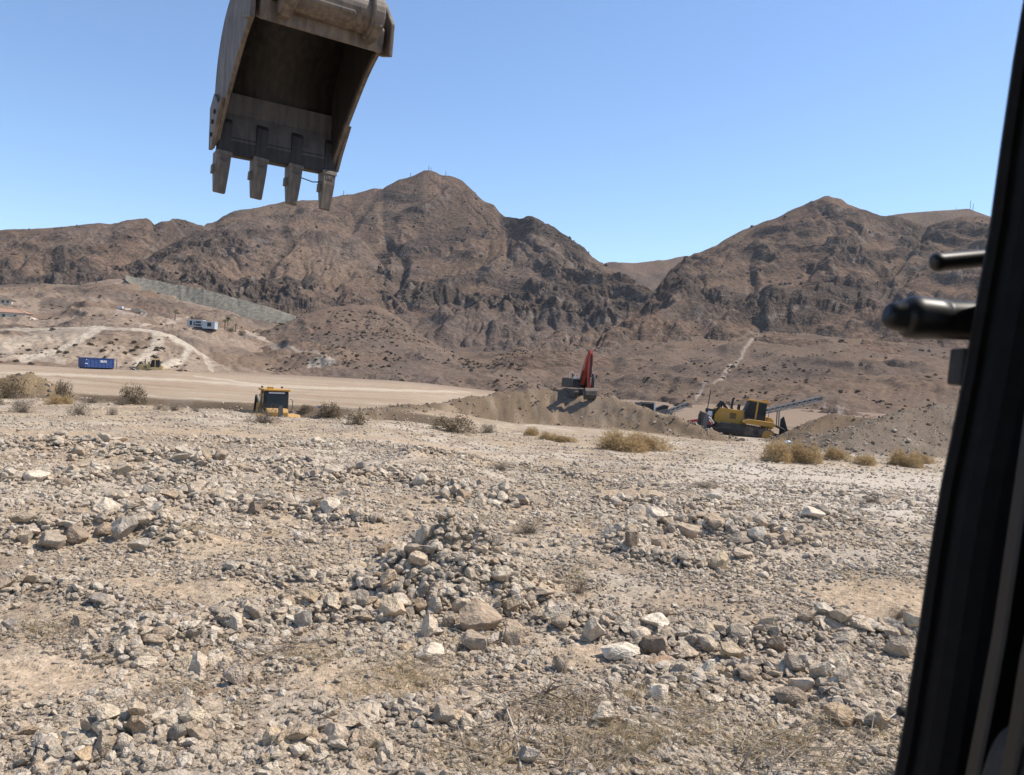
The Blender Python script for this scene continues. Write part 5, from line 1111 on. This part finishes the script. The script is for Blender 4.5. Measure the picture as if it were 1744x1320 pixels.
M['bk_in'] = steel_mat('bucket_inside_steel', (.016, .014, .013), (.03, .026, .024), (.055, .046, .04), .5)
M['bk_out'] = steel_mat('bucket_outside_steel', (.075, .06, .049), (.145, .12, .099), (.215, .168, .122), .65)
M['bk_tooth'] = steel_mat('tooth_steel', (.082, .066, .053), (.145, .12, .097), (.22, .175, .13), .7)
M['bk_floor'] = steel_mat('bucket_floor_steel', (.045, .04, .038), (.075, .067, .062), (.11, .095, .08), .5)
def bucket():
    r = empty('excavator_bucket', (-2.18, 7.13, 4.97), (0, 0, .60)); hw = .5
    shell = [(0, 0), (.045, .26), (.05, .5), (-.02, .78), (-.18, 1.02), (-.42, 1.17), (-.68, 1.18), (-.88, 1.05), (-.95, .86)]      # (y, z), opening towards -y
    inn = [(y_ - .03 * (1 if i < 5 else .3), z_ - (.0 if i < 3 else .035)) for i, (y_, z_) in enumerate(shell)]
    def smooth(pts, n=4):
        out = []
        for i in range(len(pts) - 1):
            p0 = pts[max(i - 1, 0)]; p1 = pts[i]; p2 = pts[i + 1]; p3 = pts[min(i + 2, len(pts) - 1)]
            for k in range(n):
                t = k / n; out.append(tuple(.5 * (2 * b + (c - a) * t + (2 * a - 5 * b + 4 * c - d) * t * t + (3 * b - a - 3 * c + d) * t ** 3) for a, b, c, d in zip(p0, p1, p2, p3)))
        return out + [pts[-1]]
    so, si = smooth(shell), smooth(inn)
    def sheet(pts, x0, x1, flip):
        m_ = MB(); n = len(pts); m_.add([(x0, *p) for p in pts] + [(x1, *p) for p in pts], [(i, i + 1, n + i + 1, n + i) for i in range(n - 1)]); return m_
    n = len(so); m_ = MB(); V = [(x, *p) for x in (-hw, hw) for p in so] + [(x, *p) for x in (-hw, hw) for p in si]
    F_ = [(i, i + 1, n + i + 1, n + i) for i in range(n - 1)] + [(2 * n + i, 3 * n + i, 3 * n + i + 1, 2 * n + i + 1) for i in range(n - 1)] + [(0, n, 3 * n, 2 * n), (n - 1, 3 * n - 1, 4 * n - 1, 2 * n - 1)] + [(i, 2 * n + i, 2 * n + i + 1, i + 1) for i in range(n - 1)] + [(n + i, n + i + 1, 3 * n + i + 1, 3 * n + i) for i in range(n - 1)]
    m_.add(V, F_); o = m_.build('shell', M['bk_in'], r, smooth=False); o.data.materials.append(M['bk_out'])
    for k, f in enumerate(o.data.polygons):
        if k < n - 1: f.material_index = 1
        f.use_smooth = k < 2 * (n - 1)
    edge = smooth([(-.93, .80), (-.70, .66), (-.42, .42), (-.16, .17), (-.02, .0)], 5)          # front edge of a side plate
    for s in (1, -1):
        poly = so + edge; m_ = MB(); m_.prism(poly, s * hw, s * (hw + .035), 'x'); sp = m_.build('side_plate', M['bk_out'], r, .006)
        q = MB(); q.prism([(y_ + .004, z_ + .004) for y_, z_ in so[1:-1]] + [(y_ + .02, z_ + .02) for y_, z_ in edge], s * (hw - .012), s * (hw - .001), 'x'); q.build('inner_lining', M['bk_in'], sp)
        q = MB(); q.prism([(.06, -.03), (.07, .32), (-.05, .42), (-.20, .30), (-.30, .33), (-.12, .10), (-.04, -.03)], s * (hw + .035), s * (hw + .065), 'x'); sc_ = q.build('side_cutter', M['bk_out'], sp, .006)
        for y_, z_ in ((-.12, .25), (-.06, .18), (-.03, .08)): MB().tube([(s * (hw + .06), y_, z_), (s * (hw + .08), y_, z_)], .018, 6).build('bolt', M['bk_in'], sc_)
    for s in (1, -1): MB().prism([(-1.06, .72), (-.86, .78), (-.70, .98), (-.74, 1.16), (-.92, 1.2), (-1.08, .98)], s * (hw + .036), s * (hw + .075), 'x').build('corner_gusset', M['bk_out'], r, .012)
    MB().prism([(-.055, -.06), (.06, -.06), (.065, .10), (-.045, .10)], -hw + .002, hw - .002, 'x').build('lip', M['bk_in'], r, .01)
    MB().prism([(-1.02, .74), (-.90, .80), (-.90, .93), (-.98, 1.0), (-1.06, .92)], -hw, hw, 'x').build('top_rail', M['bk_out'], r, .015)
    MB().prism([(-.05, .06), (-.03, .06), (.018, .30), (.008, .47), (-.012, .47), (-.005, .30)], -hw + .013, hw - .013, 'x').build('floor_plate', M['bk_floor'], r)
    # hinge: cross tube with collars and ears
    MB().tube([(-.30, -1.08, .98), (.36, -1.08, .98)], .145, 28).build('hinge_tube', M['bk_out'], r, smooth=False)
    for x in (-.33, .36):
        m_ = MB(); m_.tube([(x - .055, -1.08, .98), (x + .055, -1.08, .98)], .185, 28); col = m_.build('hinge_collar', M['bk_out'], r, .02)
        e = MB(); e.prism([(-1.24, .86), (-1.12, .77), (-.94, .80), (-.62, 1.2), (-.70, 1.52), (-.90, 1.58), (-1.2, 1.12)], x - .035, x + .035, 'x'); e.build('ear', M['bk_out'], r, .012)
        MB().tube([(x - .09, -1.08, .98), (x - .055, -1.08, .98)], .1, 16).build('pin_cap', M['bk_in'], col)
    # teeth
    for x in (-.465, -.155, .155, .465):
        t = empty('tooth', (x, 0, 0), (math.radians(3), 0, 0)); t.parent = r; t.rotation_euler = (math.radians(-6), math.radians(4), 0)
        a = MB(); a.prism([(-.075, .20), (-.05, .24), (-.035, .24), (.02, -.02), (.03, -.12), (-.045, -.12)], -.05, .05, 'x'); a.build('adapter', M['bk_in'], t, .008)
        c = MB(); c.add([(-.062, -.085, -.05), (.062, -.085, -.05), (.062, .055, -.05), (-.062, .055, -.05), (-.058, -.078, -.18), (.058, -.078, -.18), (.058, .05, -.18), (-.058, .05, -.18), (-.05, -.035, -.405), (.05, -.035, -.405), (.05, .0, -.405), (-.05, .0, -.405)],
                        [(0, 1, 2, 3), (0, 4, 5, 1), (1, 5, 6, 2), (2, 6, 7, 3), (3, 7, 4, 0), (4, 8, 9, 5), (5, 9, 10, 6), (6, 10, 11, 7), (7, 11, 8, 4), (11, 10, 9, 8)]); cp = c.build('tooth_cap', M['bk_tooth'], t, .010)
        MB().box((0, -.083, -.075), (.13, .014, .03), (-.1, 0, 0)).build('cap_rim', M['bk_tooth'], t); MB().box((-.062, -.01, -.21), (.03, .05, .07)).build('lock_pin', M['bk_tooth'], t)
        em = MB()
        for k in range(5): em.box((-.028 + .014 * k, -.0815 + .009 * (k % 2) * 0, -.125), (.009, .008, .028))
        em.tube([(0, -.079, -.10), (0, -.086, -.10)], .024, 10); em.build('embossing', M['bk_out'], t)
    w_ = MB(); w_.tube([(.14, -.05, -.13), (.22, -.06, -.15), (.32, -.05, -.165), (.40, -.06, -.15), (.45, -.07, -.16)], .005, 5).tube([(.36, -.05, -.158), (.40, -.05, -.185)], .004, 5); w_.build('wire_scrap', M['blackpaint'], r)
    # stick and linkage above the frame
    m_ = MB(); m_.prism([(-1.22, .9), (-.96, .84), (-.55, 2.0), (-.15, 3.6), (-.55, 3.75), (-1.1, 2.2)], -.19, .19, 'x'); m_.build('stick', M['bk_out'], r, .02)
    MB().tube([(0, -.80, 1.42), (0, -.10, 2.1), (0, .25, 3.3)], .075, 12).build('bucket_cylinder', M['worn'], r)
    for x in (-.24, .24): MB().beam((x, -.82, 1.42), (x, -.62, 2.0), .05, .14).build('link', M['bk_out'], r)
    return tag(r, 'worn steel excavator bucket with four teeth hanging close above the field', 'bucket')
bucket()

# ------------------------------------------------------------------ cab: window pillar and fittings beside the camera
def black_mat(name, c, rough, spec=.4):
    mt, nt, nd, lk, p = newmat(name); n = pos_noise(nt, 60, 3, .6); cc = mix(nt, maprange(nt, n.outputs['Fac'], .45, .75, 0, .35), (*c, 1), (*[q * 2.2 + .004 for q in c], 1)); lk.new(cc, p.inputs['Base Color']); p.inputs['Roughness'].default_value = rough; p.inputs['Specular IOR Level'].default_value = spec; return mt
M['cabplastic'] = black_mat('black_cab_plastic', (.0055, .0055, .006), .7, .1); M['rubber'] = black_mat('black_rubber', (.009, .0085, .0085), .8, .15); M['cabgrey'] = black_mat('grey_cab_plastic', (.036, .035, .034), .7, .15); M['gloss'] = black_mat('glossy_black_grip', (.010, .010, .0105), .42, .3)
M['darktrim'] = black_mat('matt_black_trim', (.0035, .0033, .0032), .95, .03)
def sweep(name, line, prof, D, mat, parent, label=None):
    """profile (right offset m, depth offset m) swept along a pixel line at distance D"""
    L = [A(a + 18, b, D) for a, b in line]; m_ = MB(); k = len(prof); V = []
    for p in L:
        for ox, oy in prof: V.append(p + Vector((ox, oy, 0)))
    F_ = [(i * k + j, i * k + (j + 1) % k, (i + 1) * k + (j + 1) % k, (i + 1) * k + j) for i in range(len(L) - 1) for j in range(k)] + [tuple(range(k))[::-1], tuple((len(L) - 1) * k + j for j in range(k))]
    m_.add(V, F_); return m_.build(name, mat, parent, smooth=False, label=label)
def cab():
    r = empty('excavator_cab', (.3, .58, 2.6)); inv = Matrix.Translation((-.3, -.58, -2.6))
    E = [(1830, -480), (1790, -230), (1757, -20), (1738, 90), (1716, 240), (1697, 380), (1674, 510), (1651, 640), (1629, 750), (1612, 830), (1592, 950), (1573, 1080), (1557, 1180), (1546, 1250), (1535, 1310), (1522, 1370), (1505, 1440), (1485, 1520)]
    prof = [(.012, -.03), (.004, -.024), (0, -.014), (0, .02), (.006, .03), (.13, .03), (.13, -.03)]
    sweep('pillar', E, prof, .56, M['cabplastic'], r)
    sweep('window_seal', E, [(-.004, .0), (-.007, .006), (-.004, .014), (.01, .014), (.01, .0)], .56, M['rubber'], r)
    sweep('door_post', [(a + 168, b) for a, b in E[:14]] + [(1700, 1300), (1690, 1400)], [(0, -.02), (.008, -.03), (.07, -.03), (.07, .02), (0, .02)], .52, M['darktrim'], r)
    sweep('trim_strip', [(1830, 240), (1790, 440), (1757, 620), (1725, 840), (1700, 1010), (1688, 1090), (1662, 1230), (1640, 1340)], [(0, 0), (.0012, -.002), (.003, 0), (.003, .01), (0, .01)], .495, M['gloss'], r)
    sweep('trim_strip', [(1800, 860), (1760, 1030), (1738, 1130), (1722, 1230), (1700, 1350)], [(0, 0), (.001, -.002), (.0026, 0), (.0026, .01), (0, .01)], .455, M['gloss'], r)
    def px_tube(name, pts, D, mat, n=20):
        P_ = [A(a, b, D) for a, b, _ in pts]; return MB().tube(P_, [q / F0 * D for _, _, q in pts], n).build(name, mat, r, smooth=True)
    px_tube('grab_bar', [(1587, 448, 8), (1589, 448, 13), (1593, 447, 15.5), (1600, 447, 16), (1604, 446.5, 15), (1700, 438, 15), (1790, 431, 15)], .62, M['gloss'])
    px_tube('lever_grip', [(1507, 536, 10), (1509, 537, 17), (1514, 537, 21.5), (1522, 538, 24), (1536, 539, 26.5), (1540, 539, 28), (1543, 539, 33), (1550, 540, 36.5), (1560, 541, 37), (1590, 543, 35), (1606, 545, 34), (1609, 545, 33), (1612, 545, 33.5), (1690, 548, 33), (1790, 552, 33)], .60, M['gloss'])
    c = A(1645, 626, .61); MB().box(c, (.017, .02, .028), (0, .05, 0)).build('latch_block', M['cabgrey'], r, .002)
    px_tube('stop_peg', [(1529, 1210, 6), (1531, 1211, 9), (1548, 1216, 9), (1575, 1222, 9)], .62, M['cabgrey'])
    bm = bmesh.new(); bmesh.ops.create_icosphere(bm, subdivisions=4, radius=1); me = bpy.data.meshes.new('armrest'); c = A(1792, 1380, .46)
    for v in bm.verts:
        q = v.co; e = .55; v.co = Vector((math.copysign(abs(q.x) ** e, q.x) * .03, math.copysign(abs(q.y) ** e, q.y) * .035, math.copysign(abs(q.z) ** e, q.z) * .042)); v.co = Matrix.Rotation(.25, 3, 'Y') @ v.co + c
    bm.to_mesh(me); bm.free(); me.materials.append(M['cabgrey']); me.polygons.foreach_set('use_smooth', [True] * len(me.polygons)); o = link(bpy.data.objects.new('armrest', me), r)
    MB().box((-.05, -.35, 3.74), (1.5, 1.75, .06)).build('roof', M['cabgrey'], r, .01); MB().box((-.05, -1.24, 2.85), (1.5, .06, 1.75)).build('rear_wall', M['cabgrey'], r, .01); MB().box((-.05, -.35, 1.85), (1.5, 1.75, .08)).build('floor', M['rubber'], r, .01); MB().box((.74, -.5, 2.3), (.06, 1.4, .9)).build('side_panel', M['cabgrey'], r, .01)
    for o in r.children: o.matrix_parent_inverse = inv
    return tag(r, 'black cab pillar with grips and grey armrest along the right edge', 'cab')
cab()

# ------------------------------------------------------------------ thin dusty air
def haze():
    mt = bpy.data.materials.new('dusty_air'); mt.use_nodes = True; nt = mt.node_tree; nt.nodes.remove(nt.nodes['Principled BSDF'])
    v = nt.nodes.new('ShaderNodeVolumePrincipled'); v.inputs['Color'].default_value = (.95, .95, .97, 1); v.inputs['Density'].default_value = 0.00005; v.inputs['Anisotropy'].default_value = .2
    nt.links.new(v.outputs[0], nt.nodes['Material Output'].inputs['Volume'])
    bpy.context.view_layer.update(); zs = [(q.matrix_world @ Vector(k)).z for q in scene.objects if q.type == 'MESH' for k in q.bound_box]; z0, z1 = min(zs) - 1, max(zs) + 6
    o = MB().box((0, 0, (z0 + z1) / 2), (12600, 12600, z1 - z0)).build('haze', mt); tag(o, 'thin dusty air over the whole site', kind='stuff')
haze()
